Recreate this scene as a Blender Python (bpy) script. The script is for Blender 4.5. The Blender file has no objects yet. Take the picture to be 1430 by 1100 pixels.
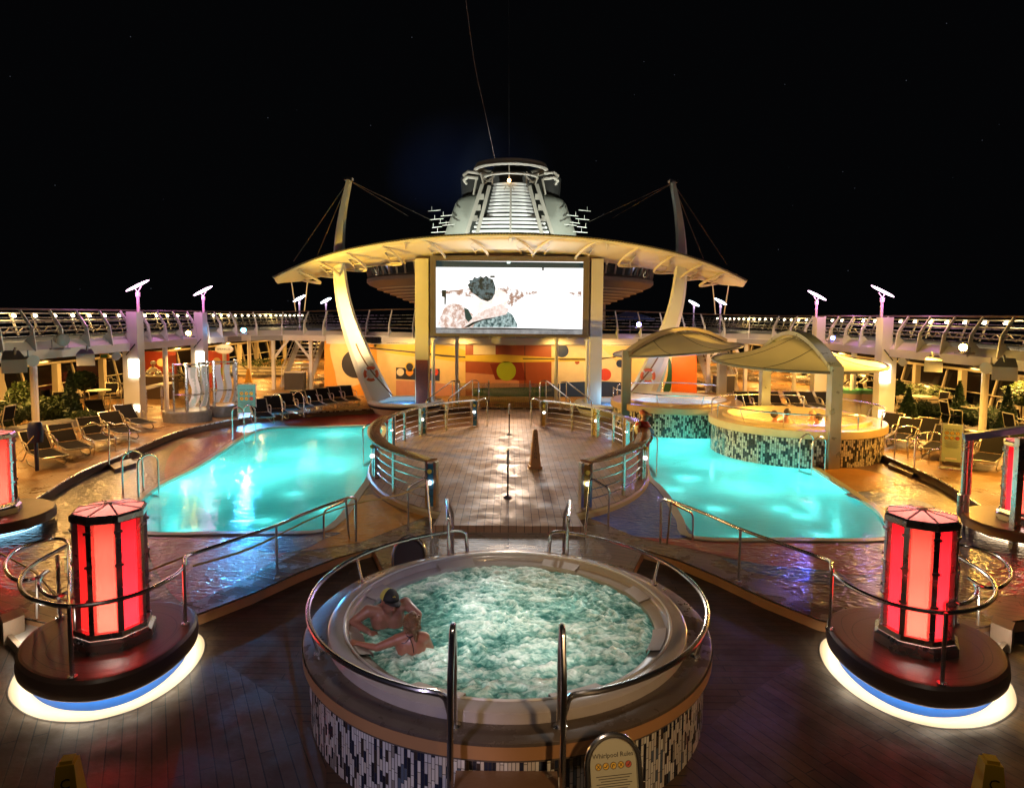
import bpy, math, random
from mathutils import Vector, Matrix, noise
from mathutils.geometry import tessellate_polygon
PI=math.pi; R=math.radians
S=bpy.context.scene; C=S.collection
random.seed(7)
# ---------------------------------------------------------------- camera
F,CX,CY,ZE=935.0,711.5,510.0,4.2
PITCH=math.atan(70/F); ROLL=R(.43)
fw=Vector((0,math.cos(PITCH),-math.sin(PITCH)))
rt0=Vector((1,0,0)); up0=Vector((0,math.sin(PITCH),math.cos(PITCH)))
rt=rt0*math.cos(ROLL)+up0*math.sin(ROLL); up=up0*math.cos(ROLL)-rt0*math.sin(ROLL)
EYE=Vector((0,0,ZE))
cam=bpy.data.cameras.new('camera'); co=bpy.data.objects.new('camera',cam); C.objects.link(co)
m=Matrix((( rt.x,up.x,-fw.x,0),(rt.y,up.y,-fw.y,0),(rt.z,up.z,-fw.z,ZE),(0,0,0,1))); co.matrix_world=m
cam.sensor_width=36; cam.lens=36*F/1430; cam.shift_x=3.5/1430; cam.shift_y=-40/1430
cam.clip_start=.05; cam.clip_end=3000; S.camera=co
def ray(px,py): return fw+rt*((px-CX)/F)+up*((CY-py)/F)
def G(px,py,z=0.):                 # point of height z seen there
    d=ray(px,py); t=(z-ZE)/d.z; return EYE+d*t
def A(px,py,Y):                    # point at distance Y
    d=ray(px,py); return EYE+d*(Y/d.y)
# ---------------------------------------------------------------- mesh builder
class MB:
    def __init__(s): s.v=[];s.f=[];s.uv=[];s.mi=[];s.m=0
    def add(s,vs,fs,uv=None):
        n=len(s.v); s.v+= [Vector(p) for p in vs]; s.f+=[tuple(i+n for i in f) for f in fs]; s.mi+=[s.m]*len(fs)
        s.uv+= uv if uv else [(p[0],p[1]) for p in vs]; return s
    def box(s,c,d,rz=0,M=None):
        x,y,z=[q/2 for q in d]; vs=[Vector((i*x,j*y,k*z)) for i in(-1,1) for j in(-1,1) for k in(-1,1)]
        Mx=M if M else Matrix.Rotation(rz,3,'Z'); c=Vector(c)
        return s.add([Mx@v+c for v in vs],[(0,1,3,2),(4,6,7,5),(0,4,5,1),(2,3,7,6),(0,2,6,4),(1,5,7,3)])
    def bar(s,a,b,w,t,upv=(0,0,1),w2=None,t2=None):
        a=Vector(a);b=Vector(b);d=(b-a).normalized();u=Vector(upv)
        if abs(d.dot(u))>.98:u=Vector((0,1,0))
        x=d.cross(u).normalized();y=x.cross(d); w2=w2 or w;t2=t2 or t
        vs=[a+x*i*w/2+y*j*t/2 for i,j in((-1,-1),(1,-1),(1,1),(-1,1))]+[b+x*i*w2/2+y*j*t2/2 for i,j in((-1,-1),(1,-1),(1,1),(-1,1))]
        return s.add(vs,[(3,2,1,0),(4,5,6,7),(0,1,5,4),(1,2,6,5),(2,3,7,6),(3,0,4,7)])
    def tube(s,pts,r,n=8,closed=False,cap=True):
        pts=[Vector(p) for p in pts]; N=len(pts); rs=r if isinstance(r,(list,tuple)) else [r]*N
        T=[]
        for i in range(N):
            a=pts[(i-1)%N] if closed or i>0 else pts[i]; b=pts[(i+1)%N] if closed or i<N-1 else pts[i]
            t=b-a; T.append(t.normalized() if t.length>1e-9 else Vector((0,0,1)))
        u=T[0].orthogonal().normalized(); vs=[]
        for i in range(N):
            u=(u-T[i]*u.dot(T[i])); u=u.normalized() if u.length>1e-6 else T[i].orthogonal().normalized()
            w=T[i].cross(u)
            for k in range(n):
                a=2*PI*k/n; vs.append(pts[i]+(u*math.cos(a)+w*math.sin(a))*rs[i])
        fs=[]
        for i in range(N if closed else N-1):
            j=(i+1)%N
            for k in range(n): fs.append((i*n+k,i*n+(k+1)%n,j*n+(k+1)%n,j*n+k))
        if not closed and cap: fs+=[tuple(range(n))[::-1],tuple(range((N-1)*n,N*n))]
        return s.add(vs,fs)
    def lathe(s,prof,c=(0,0,0),n=48,a0=0,a1=2*PI,sx=1,sy=1,rz=0):
        c=Vector(c); vs=[];uv=[];fs=[];P=len(prof); l=0
        full=abs(a1-a0-2*PI)<1e-6
        for i in range(n+1):
            a=a0+(a1-a0)*i/n; 
            for j,(r,z) in enumerate(prof):
                x=r*math.cos(a)*sx;y=r*math.sin(a)*sy
                vs.append(c+Vector((x*math.cos(rz)-y*math.sin(rz),x*math.sin(rz)+y*math.cos(rz),z))); uv.append((a*max(r,.001),z))
        for i in range(n):
            for j in range(P-1): fs.append((i*P+j,(i+1)*P+j,(i+1)*P+j+1,i*P+j+1))
        return s.add(vs,fs,uv)
    def ball(s,c,r,n=12,M=None):
        c=Vector(c); r=Vector(r) if hasattr(r,'__len__') else Vector((r,r,r)); vs=[];fs=[];h=n//2
        for j in range(h+1):
            for i in range(n):
                t=PI*j/h;a=2*PI*i/n; v=Vector((r.x*math.sin(t)*math.cos(a),r.y*math.sin(t)*math.sin(a),r.z*math.cos(t)))
                vs.append((M@v if M else v)+c)
        for j in range(h):
            for i in range(n): fs.append((j*n+i,(j+1)*n+i,(j+1)*n+(i+1)%n,j*n+(i+1)%n))
        return s.add(vs,fs)
    def limb(s,a,b,r1,r2,n=12):
        a=Vector(a);b=Vector(b); s.ball(a,r1,n); s.ball(b,r2,n); return s.tube([a,b],[r1,r2],n)
    def prism(s,pts,z0,z1,holes=(),top=True,bottom=False,side=True,uvs=1):
        loops=[[Vector((p[0],p[1],0)) for p in pts]]+[[Vector((p[0],p[1],0)) for p in h] for h in holes]
        flat=[p for l in loops for p in l]; N=len(flat)
        tri=tessellate_polygon(loops)
        def ori(t,upw):
            a,b,c=[flat[i] for i in t]; cz=(b-a).cross(c-a).z
            return t if (cz>0)==upw else (t[0],t[2],t[1])
        vs=[(p.x,p.y,z1) for p in flat]+[(p.x,p.y,z0) for p in flat]; fs=[]
        if top: fs+=[ori(t,True) for t in tri]
        if bottom: fs+=[tuple(i+N for i in ori(t,False)) for t in tri]
        if top or bottom: s.add(vs,fs)
        if side:
            for l in loops:
                ar=sum(l[i].x*l[(i+1)%len(l)].y-l[(i+1)%len(l)].x*l[i].y for i in range(len(l)))
                ccw=(ar>0) if l is loops[0] else (ar<0)
                d=0;q=[];uv=[]
                L=l+[l[0]]
                for i,p in enumerate(L):
                    if i: d+=(p-L[i-1]).length
                    q+=[(p.x,p.y,z0),(p.x,p.y,z1)]; uv+=[(d,z0),(d,z1)]
                ff=[(2*i,2*i+2,2*i+3,2*i+1) if ccw else (2*i,2*i+1,2*i+3,2*i+2) for i in range(len(l))]
                s.add(q,ff,uv)
        return s
    def quad(s,a,b,c,d,uv=None): return s.add([a,b,c,d],[(0,1,2,3)],uv or [(0,0),(1,0),(1,1),(0,1)])
def cr(P,n=8,closed=False):        # catmull-rom
    P=[Vector(p) for p in P]; N=len(P); out=[]
    for i in range(N if closed else N-1):
        g=lambda k:P[k%N] if closed else P[max(0,min(N-1,k))]
        a,b,c,d=g(i-1),g(i),g(i+1),g(i+2)
        for j in range(n):
            t=j/n; out.append(.5*((2*b)+(c-a)*t+(2*a-5*b+4*c-d)*t*t+(3*b-a-3*c+d)*t**3))
    if not closed: out.append(P[-1])
    return out
def fil(P,r=.08,n=5):              # rounded corners
    P=[Vector(p) for p in P]; out=[P[0]]
    for i in range(1,len(P)-1):
        a,b,c=P[i-1],P[i],P[i+1]; q=min(r,(a-b).length*.45,(c-b).length*.45)
        s_=b+(a-b).normalized()*q; e=b+(c-b).normalized()*q
        for j in range(n+1):
            t=j/n; out.append(s_*(1-t)**2+b*2*t*(1-t)+e*t*t)
    return out+[P[-1]]
def rootof(p):
    while p.parent: p=p.parent
    return p
def clean(V,s): return V
def obj(name,mb,mat,parent=None,smooth=True,ang=35,label=None):
    me=bpy.data.meshes.new(name); vs=mb.v
    if parent:
        rp=rootof(parent); Mi=(Matrix.Translation(rp.location)@rp.rotation_euler.to_matrix().to_4x4()).inverted()
        vs=[Mi@v for v in vs]
    me.from_pydata([tuple(v) for v in vs],[],mb.f)
    uvl=me.uv_layers.new(name='UVMap'); lv=[0]*len(me.loops); me.loops.foreach_get('vertex_index',lv)
    uvl.data.foreach_set('uv',[q for i in lv for q in mb.uv[i]])
    for mt in (mat if isinstance(mat,(list,tuple)) else [mat]): me.materials.append(mt)
    me.polygons.foreach_set('material_index',mb.mi)
    if smooth:
        me.shade_smooth(); me.set_sharp_from_angle(angle=R(ang))
    o=bpy.data.objects.new(name,me); C.objects.link(o)
    if parent: o.parent=parent
    if label: o['label']=label
    return o
def tag(o,label,cat,group=None,kind=None):
    if label: o['label']=label
    if cat: o['category']=cat
    if group: o['group']=group
    if kind: o['kind']=kind
    return o
def struct(name,mb,mat,**k):
    o=obj(name,mb,mat,**k); o['kind']='structure'; return o
def thing(name,label,cat,loc=(0,0,0),rz=0,group=None):
    o=bpy.data.objects.new(name,None); C.objects.link(o); o.empty_display_size=.2
    o.location=Vector(loc); o.rotation_euler=(0,0,rz); return tag(o,label,cat,group)
def dup(root,loc,rz=0,label=None,group=None,sc=None):
    r=root.copy(); C.objects.link(r); r.location=Vector(loc); r.rotation_euler=(0,0,rz)
    if sc: r.scale=sc
    if label: r['label']=label
    if group: r['group']=group
    def rec(a,b):
        for ch in [o for o in KIDS(a)]:
            c=ch.copy(); C.objects.link(c); c.parent=b; rec(ch,c)
    rec(root,r); return r
def KIDS(a): return list(a.children)
# ---------------------------------------------------------------- materials
MC={}
def nt(name):
    m=bpy.data.materials.new(name); m.use_nodes=True; n=m.node_tree.nodes; return m,n,m.node_tree.links,n['Principled BSDF']
def rgb(c): return (c[0],c[1],c[2],1)
def pm(name,col,rough=.5,metal=0,var=.12,vs=4.,bump=0,bs=30.,coat=0,spec=None,emit=None,es=0,alpha=None):
    if name in MC: return MC[name]
    m,n,l,b=nt(name)
    tc=n.new('ShaderNodeTexCoord')
    no=n.new('ShaderNodeTexNoise'); no.inputs['Scale'].default_value=vs; no.inputs['Detail'].default_value=5
    l.new(tc.outputs['Object'],no.inputs['Vector'])
    mx=n.new('ShaderNodeMix'); mx.data_type='RGBA'; mx.inputs[6].default_value=rgb([c*(1-var) for c in col]); mx.inputs[7].default_value=rgb([min(1,c*(1+var)) for c in col])
    l.new(no.outputs['Fac'],mx.inputs[0]); l.new(mx.outputs[2],b.inputs['Base Color'])
    mr=n.new('ShaderNodeMapRange'); mr.inputs[3].default_value=max(0,rough*(1-.3)); mr.inputs[4].default_value=min(1,rough*1.3); l.new(no.outputs['Fac'],mr.inputs[0]); l.new(mr.outputs[0],b.inputs['Roughness'])
    b.inputs['Metallic'].default_value=metal; b.inputs['Coat Weight'].default_value=coat
    if spec is not None: b.inputs['Specular IOR Level'].default_value=spec
    if bump:
        n2=n.new('ShaderNodeTexNoise'); n2.inputs['Scale'].default_value=bs; n2.inputs['Detail'].default_value=4; l.new(tc.outputs['Object'],n2.inputs['Vector'])
        bp=n.new('ShaderNodeBump'); bp.inputs['Strength'].default_value=bump; bp.inputs['Distance'].default_value=.02; l.new(n2.outputs['Fac'],bp.inputs['Height']); l.new(bp.outputs[0],b.inputs['Normal'])
    if emit: b.inputs['Emission Color'].default_value=rgb(emit); b.inputs['Emission Strength'].default_value=es
    MC[name]=m; return m
def em(name,col,s):
    if name in MC: return MC[name]
    m,n,l,b=nt(name); b.inputs['Base Color'].default_value=(0.02,0.02,0.02,1); b.inputs['Roughness'].default_value=.6
    b.inputs['Emission Color'].default_value=rgb(col); b.inputs['Emission Strength'].default_value=s; MC[name]=m; return m
def planks(name,c1,c2,wid=.14,length=2.2,rot=0,gap=(.004,.003,.002),rough=.4,bump=.35,wet=.5,uv=False,mort=.006,off=.5):
    m,n,l,b=nt(name); tc=n.new('ShaderNodeTexCoord'); mp=n.new('ShaderNodeMapping'); mp.inputs['Rotation'].default_value=(0,0,rot)
    l.new(tc.outputs['UV' if uv else 'Object'],mp.inputs['Vector'])
    br=n.new('ShaderNodeTexBrick'); br.inputs['Scale'].default_value=1; br.inputs['Brick Width'].default_value=length; br.inputs['Row Height'].default_value=wid
    br.inputs['Mortar Size'].default_value=mort; br.inputs['Mortar Smooth'].default_value=.1; br.offset=off
    br.inputs['Color1'].default_value=rgb(c1); br.inputs['Color2'].default_value=rgb(c2); br.inputs['Mortar'].default_value=rgb(gap)
    l.new(mp.outputs[0],br.inputs['Vector'])
    g=n.new('ShaderNodeTexNoise'); g.inputs['Scale'].default_value=1.3; g.inputs['Detail'].default_value=8; g.inputs['Roughness'].default_value=.65; l.new(tc.outputs['Object'],g.inputs['Vector'])
    mx=n.new('ShaderNodeMix'); mx.data_type='RGBA'; mx.blend_type='MULTIPLY'; mx.inputs[0].default_value=.6
    cr_=n.new('ShaderNodeValToRGB'); cr_.color_ramp.elements[0].position=.3; cr_.color_ramp.elements[0].color=(.45,.43,.42,1); cr_.color_ramp.elements[1].position=.7; cr_.color_ramp.elements[1].color=(1,1,1,1)
    l.new(g.outputs['Fac'],cr_.inputs[0]); l.new(br.outputs['Color'],mx.inputs[6]); l.new(cr_.outputs[0],mx.inputs[7]); l.new(mx.outputs[2],b.inputs['Base Color'])
    mr=n.new('ShaderNodeMapRange'); mr.inputs[1].default_value=.4; mr.inputs[2].default_value=.62; mr.inputs[3].default_value=rough*(1-wet); mr.inputs[4].default_value=min(1,rough*1.4); l.new(g.outputs['Fac'],mr.inputs[0]); l.new(mr.outputs[0],b.inputs['Roughness'])
    bp=n.new('ShaderNodeBump'); bp.inputs['Strength'].default_value=bump; bp.inputs['Distance'].default_value=.01
    n2=n.new('ShaderNodeTexNoise'); n2.inputs['Scale'].default_value=14; n2.inputs['Detail'].default_value=4; l.new(tc.outputs['Object'],n2.inputs['Vector'])
    ma=n.new('ShaderNodeMath'); ma.operation='MULTIPLY_ADD'; ma.inputs[1].default_value=-1.5; l.new(br.outputs['Fac'],ma.inputs[0]); l.new(n2.outputs['Fac'],ma.inputs[2])
    l.new(ma.outputs[0],bp.inputs['Height']); l.new(bp.outputs[0],b.inputs['Normal']); return m
def mosaic(name,pal,w=.022,h=.1):
    m,n,l,b=nt(name); tc=n.new('ShaderNodeTexCoord'); sp=n.new('ShaderNodeSeparateXYZ'); cb=n.new('ShaderNodeCombineXYZ')
    l.new(tc.outputs['UV'],sp.inputs[0]); l.new(sp.outputs[1],cb.inputs[0]); l.new(sp.outputs[0],cb.inputs[1])
    br=n.new('ShaderNodeTexBrick'); br.inputs['Scale'].default_value=1; br.inputs['Brick Width'].default_value=h; br.inputs['Row Height'].default_value=w
    br.offset=.43; br.offset_frequency=3; br.squash=.6; br.squash_frequency=2
    br.inputs['Mortar Size'].default_value=w*.09; br.inputs['Color1'].default_value=(0,0,0,1); br.inputs['Color2'].default_value=(1,1,1,1); br.inputs['Mortar'].default_value=(0,0,0,1)
    l.new(cb.outputs[0],br.inputs['Vector']); rp=n.new('ShaderNodeValToRGB'); rp.color_ramp.interpolation='CONSTANT'
    e=rp.color_ramp.elements
    for i,(p,c) in enumerate(pal):
        q=e[i] if i<2 else e.new(p); q.position=p; q.color=rgb(c)
    l.new(br.outputs['Color'],rp.inputs[0])
    mx=n.new('ShaderNodeMix'); mx.data_type='RGBA'; l.new(br.outputs['Fac'],mx.inputs[0]); l.new(rp.outputs[0],mx.inputs[6]); mx.inputs[7].default_value=(.06,.055,.05,1)
    l.new(mx.outputs[2],b.inputs['Base Color']); b.inputs['Roughness'].default_value=.16
    bp=n.new('ShaderNodeBump'); bp.inputs['Strength'].default_value=.6; bp.inputs['Distance'].default_value=.003; bp.invert=True; l.new(br.outputs['Fac'],bp.inputs['Height']); l.new(bp.outputs[0],b.inputs['Normal']); return m
def wetfloor(name,col,rough=.1,scale=5,strength=.5,stretch=(1,1.6,1)):
    m,n,l,b=nt(name); tc=n.new('ShaderNodeTexCoord')
    no=n.new('ShaderNodeTexNoise'); no.inputs['Scale'].default_value=1.5; no.inputs['Detail'].default_value=6; l.new(tc.outputs['Object'],no.inputs['Vector'])
    mx=n.new('ShaderNodeMix'); mx.data_type='RGBA'; mx.inputs[6].default_value=rgb([c*.55 for c in col]); mx.inputs[7].default_value=rgb([min(1,c*1.4) for c in col]); l.new(no.outputs['Fac'],mx.inputs[0]); l.new(mx.outputs[2],b.inputs['Base Color'])
    b.inputs['Roughness'].default_value=max(rough,.3); b.inputs['Specular IOR Level'].default_value=.3; b.inputs['Coat Weight'].default_value=.5; b.inputs['Coat Roughness'].default_value=.04
    mp=n.new('ShaderNodeMapping'); mp.inputs['Scale'].default_value=stretch; l.new(tc.outputs['Object'],mp.inputs[0])
    n2=n.new('ShaderNodeTexNoise'); n2.inputs['Scale'].default_value=scale; n2.inputs['Detail'].default_value=3; n2.inputs['Distortion'].default_value=.6; l.new(mp.outputs[0],n2.inputs['Vector'])
    bp=n.new('ShaderNodeBump'); bp.inputs['Strength'].default_value=strength; bp.inputs['Distance'].default_value=.03; l.new(n2.outputs['Fac'],bp.inputs['Height']); l.new(bp.outputs[0],b.inputs['Normal']); l.new(bp.outputs[0],b.inputs['Coat Normal']); return m
CH=pm('chrome',(.85,.85,.87),.24,1,.05,3)
STEEL=pm('brushed_steel',(.6,.6,.62),.28,1,.1,6)
WHITE=pm('white_paint',(.72,.71,.69),.4,0,.08,2,coat=.1)
CREAM=pm('cream_paint',(.62,.56,.42),.45,0,.08,2)
GREYP=pm('grey_paint',(.36,.37,.4),.5,0,.1,3)
BLACK=pm('black_plastic',(.02,.02,.022),.45)
BROWNL=pm('ledge_composite',(.18,.13,.1),.35,0,.35,5,bump=.2,bs=40)
LIPM=pm('tub_acrylic',(.44,.39,.36),.22,0,.12,6,coat=.4)
ORNG=pm('orange_fascia',(.42,.22,.1),.4,0,.12,3)
RUBBER=pm('rubber',(.03,.03,.03),.7)
YEL=pm('yellow_plastic',(.75,.42,.02),.45,0,.1,6)
DECKD=planks('dark_deck',(.045,.026,.014),(.075,.042,.022),.13,2.6,0,rough=.65,wet=.15)
DECKF=planks('dark_deck_angled',(.045,.026,.015),(.075,.043,.024),.13,2.6,R(62),rough=.6,wet=.3)
DECKW=planks('pool_border_wood',(.16,.11,.085),(.2,.14,.1),.15,1.8,R(25),rough=.32,wet=.5)
DECKS=planks('sun_deck_wood',(.38,.21,.08),(.44,.25,.1),.09,2.4,PI/2,rough=.42,wet=.35,bump=.15)
STAGE=planks('stage_paving',(.3,.18,.115),(.4,.25,.16),.15,.34,PI/2,gap=(.06,.04,.03),rough=.5,wet=.35,bump=.5,mort=.006)
RAMPW=planks('ramp_wood',(.22,.17,.14),(.3,.23,.18),.11,2.5,0,rough=.25,wet=.5)
PAL=[(0,(.02,.025,.05)),(.18,(.6,.58,.56)),(.36,(.05,.035,.03)),(.44,(.72,.7,.66)),(.62,(.1,.13,.18)),(.68,(.62,.57,.5)),(.88,(.02,.02,.03)),(.94,(.28,.25,.22))]
MOS=mosaic('tub_mosaic',PAL,.032,.17)
PAL2=[(0,(.03,.025,.02)),(.2,(.6,.5,.38)),(.4,(.08,.06,.04)),(.47,(.65,.55,.42)),(.66,(.14,.12,.09)),(.72,(.5,.42,.3)),(.88,(.02,.02,.02)),(.94,(.25,.2,.14))]
MOS2=mosaic('far_tub_mosaic',PAL2,.06,.15)
# ---------------------------------------------------------------- lights
def lamp(kind,loc,power,col,size=.1,target=None,angle=60,blend=.6,parent=None,name='light'):
    d=bpy.data.lights.new(name,kind); d.energy=power; d.color=col
    if kind=='AREA': d.shape='DISK'; d.size=size
    else: d.shadow_soft_size=size
    if kind=='SPOT': d.spot_size=R(angle); d.spot_blend=blend
    o=bpy.data.objects.new(name,d); C.objects.link(o)
    if target is not None: o.rotation_euler=(Vector(target)-Vector(loc)).to_track_quat('-Z','Y').to_euler()
    o.location=Vector(loc)
    if parent is not None:
        rp=rootof(parent); Mi=(Matrix.Translation(rp.location)@rp.rotation_euler.to_matrix().to_4x4()).inverted()
        w=Matrix.Translation(o.location)@o.rotation_euler.to_matrix().to_4x4(); o.parent=parent; o.matrix_local=Mi@w
    return o
def mir(P,s): return [Vector((p[0]*s,p[1],p[2] if len(p)>2 else 0)) for p in P]
def GP(L_,z): return [G(x,y,z) for x,y in L_]
# ---------------------------------------------------------------- sky and sea
w=bpy.data.worlds.new('World'); S.world=w; w.use_nodes=True; wn=w.node_tree.nodes; wl=w.node_tree.links; bg=wn['Background']
tcw=wn.new('ShaderNodeTexCoord'); vo=wn.new('ShaderNodeTexVoronoi'); vo.inputs['Scale'].default_value=42; wl.new(tcw.outputs['Generated'],vo.inputs['Vector'])
mrw=wn.new('ShaderNodeMapRange'); mrw.inputs[1].default_value=.0; mrw.inputs[2].default_value=.028; mrw.inputs[3].default_value=.2; mrw.inputs[4].default_value=0; wl.new(vo.outputs['Distance'],mrw.inputs[0])
adw=wn.new('ShaderNodeMix'); adw.data_type='RGBA'; adw.inputs[6].default_value=(.0012,.0013,.0016,1); adw.inputs[7].default_value=(.5,.55,.7,1); wl.new(mrw.outputs[0],adw.inputs[0]); wl.new(adw.outputs[2],bg.inputs['Color']); bg.inputs['Strength'].default_value=1
SEA=wetfloor('sea_water',(.002,.004,.008),.15,.4,.4)
mb=MB(); mb.quad((-900,-200,-28),(900,-200,-28),(900,2000,-28),(-900,2000,-28)); struct('sea',mb,SEA)
# ---------------------------------------------------------------- decks
ZT,ZS,ZD,ZW=.15,.3,.35,.1
hull=pm('hull_white',(.5,.5,.5),.5)
def below(P,z): return [Vector((p[0],p[1],z)) for p in P]
front=mb=MB(); 
fz=GP([(-260,905),(-40,895),(60,905),(150,925),(300,915),(400,985),(455,1040)],0)
fr=fz+[Vector((-1.5,5.3,0)),Vector((-1.5,3.2,0)),Vector((-9,3.2,0))]
mb.prism([(p.x,p.y) for p in fr],0,.004,side=False); mb.prism([(-p.x,p.y) for p in fr],0,.004,side=False)
struct('front_deck',mb,DECKF)
TC=Vector((0,7.3,0))
fl=GP([(-330,835),(-60,848),(20,860),(110,880),(200,872),(273,859),(350,830),(419,799),(470,779),(520,765)],ZT)
fl+= [Vector((-1.3,8.55,0)),Vector((-.7,8.9,0))]
ft=fl+mir(fl[::-1],-1)
outer=[(p.x,p.y) for p in ft]+[(20,34),(-20,34)]
lp=GP([(200,744),(190,722),(196,700),(222,679),(278,651),(334,615),(372,598),(450,596.5),(532,596),(524,620),(519,645),(513,668),(500,688),(483,712),(466,731),(436,743),(320,744)],.14)
rp_=GP([(972,751),(1100,753),(1232,753),(1240,737),(1226,714),(1194,692),(1152,664),(1120,645),(1060,622),(1000,606),(912,604),(905,632),(907,664),(922,680),(936,697),(953,727)],.14)
lpx=[(p.x,p.y) for p in cr(lp,4,True)]; rpx=[(p.x,p.y) for p in cr(rp_,4,True)]
mb=MB(); mb.prism(outer,-.2,ZT,holes=[lpx,rpx],side=False)
# coloured inlay patches of the splash floor
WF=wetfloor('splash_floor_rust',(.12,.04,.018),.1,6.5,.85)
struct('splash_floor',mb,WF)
mb=MB(); _l=[(p.x*1.0,p.y+.5) for p in ft]
mb.prism([(-21,-2),(21,-2)]+[q for q in _l[::-1]],-.4,0,side=False); struct('lower_deck',mb,DECKD); mb=MB(); L_=len(fl)
mb.prism([(p.x,p.y) for p in ft]+[(1,12),(-1,12)],-.05,ZT-.012,top=False)
fo=[p for p in ft]; 
struct('deck_step_fascia',mb,ORNG)
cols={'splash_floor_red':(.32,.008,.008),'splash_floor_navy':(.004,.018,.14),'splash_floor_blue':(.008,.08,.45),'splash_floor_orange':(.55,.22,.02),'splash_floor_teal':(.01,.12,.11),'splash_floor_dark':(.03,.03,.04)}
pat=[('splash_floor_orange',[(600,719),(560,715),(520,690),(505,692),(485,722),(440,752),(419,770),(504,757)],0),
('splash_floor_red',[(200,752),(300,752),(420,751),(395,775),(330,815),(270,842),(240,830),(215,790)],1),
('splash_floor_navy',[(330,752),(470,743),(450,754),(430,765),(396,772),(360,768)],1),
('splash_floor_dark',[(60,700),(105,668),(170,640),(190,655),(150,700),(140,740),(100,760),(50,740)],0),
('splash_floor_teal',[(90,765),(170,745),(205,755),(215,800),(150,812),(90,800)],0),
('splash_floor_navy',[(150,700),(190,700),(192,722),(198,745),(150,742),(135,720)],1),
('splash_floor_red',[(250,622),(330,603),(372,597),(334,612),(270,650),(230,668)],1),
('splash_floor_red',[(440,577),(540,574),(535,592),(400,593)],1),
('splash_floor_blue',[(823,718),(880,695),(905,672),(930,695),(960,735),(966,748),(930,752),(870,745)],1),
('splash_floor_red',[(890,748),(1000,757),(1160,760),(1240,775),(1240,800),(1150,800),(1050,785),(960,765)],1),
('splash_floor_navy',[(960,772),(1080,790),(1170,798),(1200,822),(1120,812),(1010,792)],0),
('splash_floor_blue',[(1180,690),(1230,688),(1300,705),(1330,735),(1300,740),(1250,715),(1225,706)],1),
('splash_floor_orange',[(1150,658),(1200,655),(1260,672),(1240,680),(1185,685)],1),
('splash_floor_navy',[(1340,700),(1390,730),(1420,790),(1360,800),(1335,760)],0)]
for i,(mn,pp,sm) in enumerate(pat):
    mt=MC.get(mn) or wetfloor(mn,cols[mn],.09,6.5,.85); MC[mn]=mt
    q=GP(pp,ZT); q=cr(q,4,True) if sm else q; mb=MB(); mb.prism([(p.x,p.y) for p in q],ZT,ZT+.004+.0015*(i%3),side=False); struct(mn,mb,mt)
# wooden border band around the splash floor, and flared walkway to the stage
inn=GP([(-330,800),(-60,815),(20,822),(110,832),(200,842),(272,840),(345,807),(419,771),(460,766),(504,757),(602,719)],ZT+.012)
bl=[*fl]+[Vector((-.7,12,0))]+inn[::-1]
for s in(-1,1):
    mb=MB(); mb.prism([(p.x*-s,p.y) for p in bl],ZT,ZT+.012); struct('pool_border',mb,DECKW)
tip=GP([(602,719)],ZT)[0]
mb=MB(); mb.prism([(-.7,8.8),(.7,8.8),(1.75,11),(1.5,12.6),(-1.5,12.6),(-1.75,11)],ZT,ZT+.016); struct('ramp',mb,RAMPW)
# sun deck
sd=GP([(-230,800),(-80,740),(20,712),(55,693),(110,660),(165,637),(250,602),(330,585),(400,578),(500,572),(575,568)],ZD)
sdi=cr(sd,5)+[Vector((0,27.6,0))]; sdi=sdi+mir(sdi[:-1][::-1],-1)
o_=[(-22,8),*[(p.x,p.y) for p in sdi],(22,8),(22,75),(-22,75)]
mb=MB(); mb.prism(o_,0,ZD,side=False); struct('sun_deck',mb,DECKS)
KERB=pm('kerb_trim',(.12,.08,.07),.35)
mb=MB(); mb.prism(o_,0,ZD-.03,top=False); struct('sun_deck_riser',mb,KERB)
mb=MB(); mb.tube([(p.x,p.y,ZD-.01) for p in sdi],.022,6); struct('sun_deck_edge',mb,STEEL)
# stage
SC=(0,18.2); SA,SB=3.66,5.55
el=[(SC[0]+SA*math.cos(2*PI*i/96),SC[1]+SB*math.sin(2*PI*i/96)) for i in range(96)]
mb=MB(); mb.prism(el,-1.3,ZS,side=False); mb.prism([(-1.4,12.2),(1.4,12.2),(1.3,13.6),(-1.3,13.6)],ZT,ZS-.004); mb.prism([(-1.3,23),(1.3,23),(1.3,27.8),(-1.3,27.8)],ZT,ZS-.004); struct('stage_floor',mb,STAGE)
mb=MB(); mb.lathe([(1.0,-1.3),(1.012,ZS-.05),(1.0,ZS-.01)],(0,SC[1],0),96,sx=SA,sy=SB)
struct('stage_kerb',mb,pm('stage_kerb_paint',(.5,.4,.22),.4))
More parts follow.
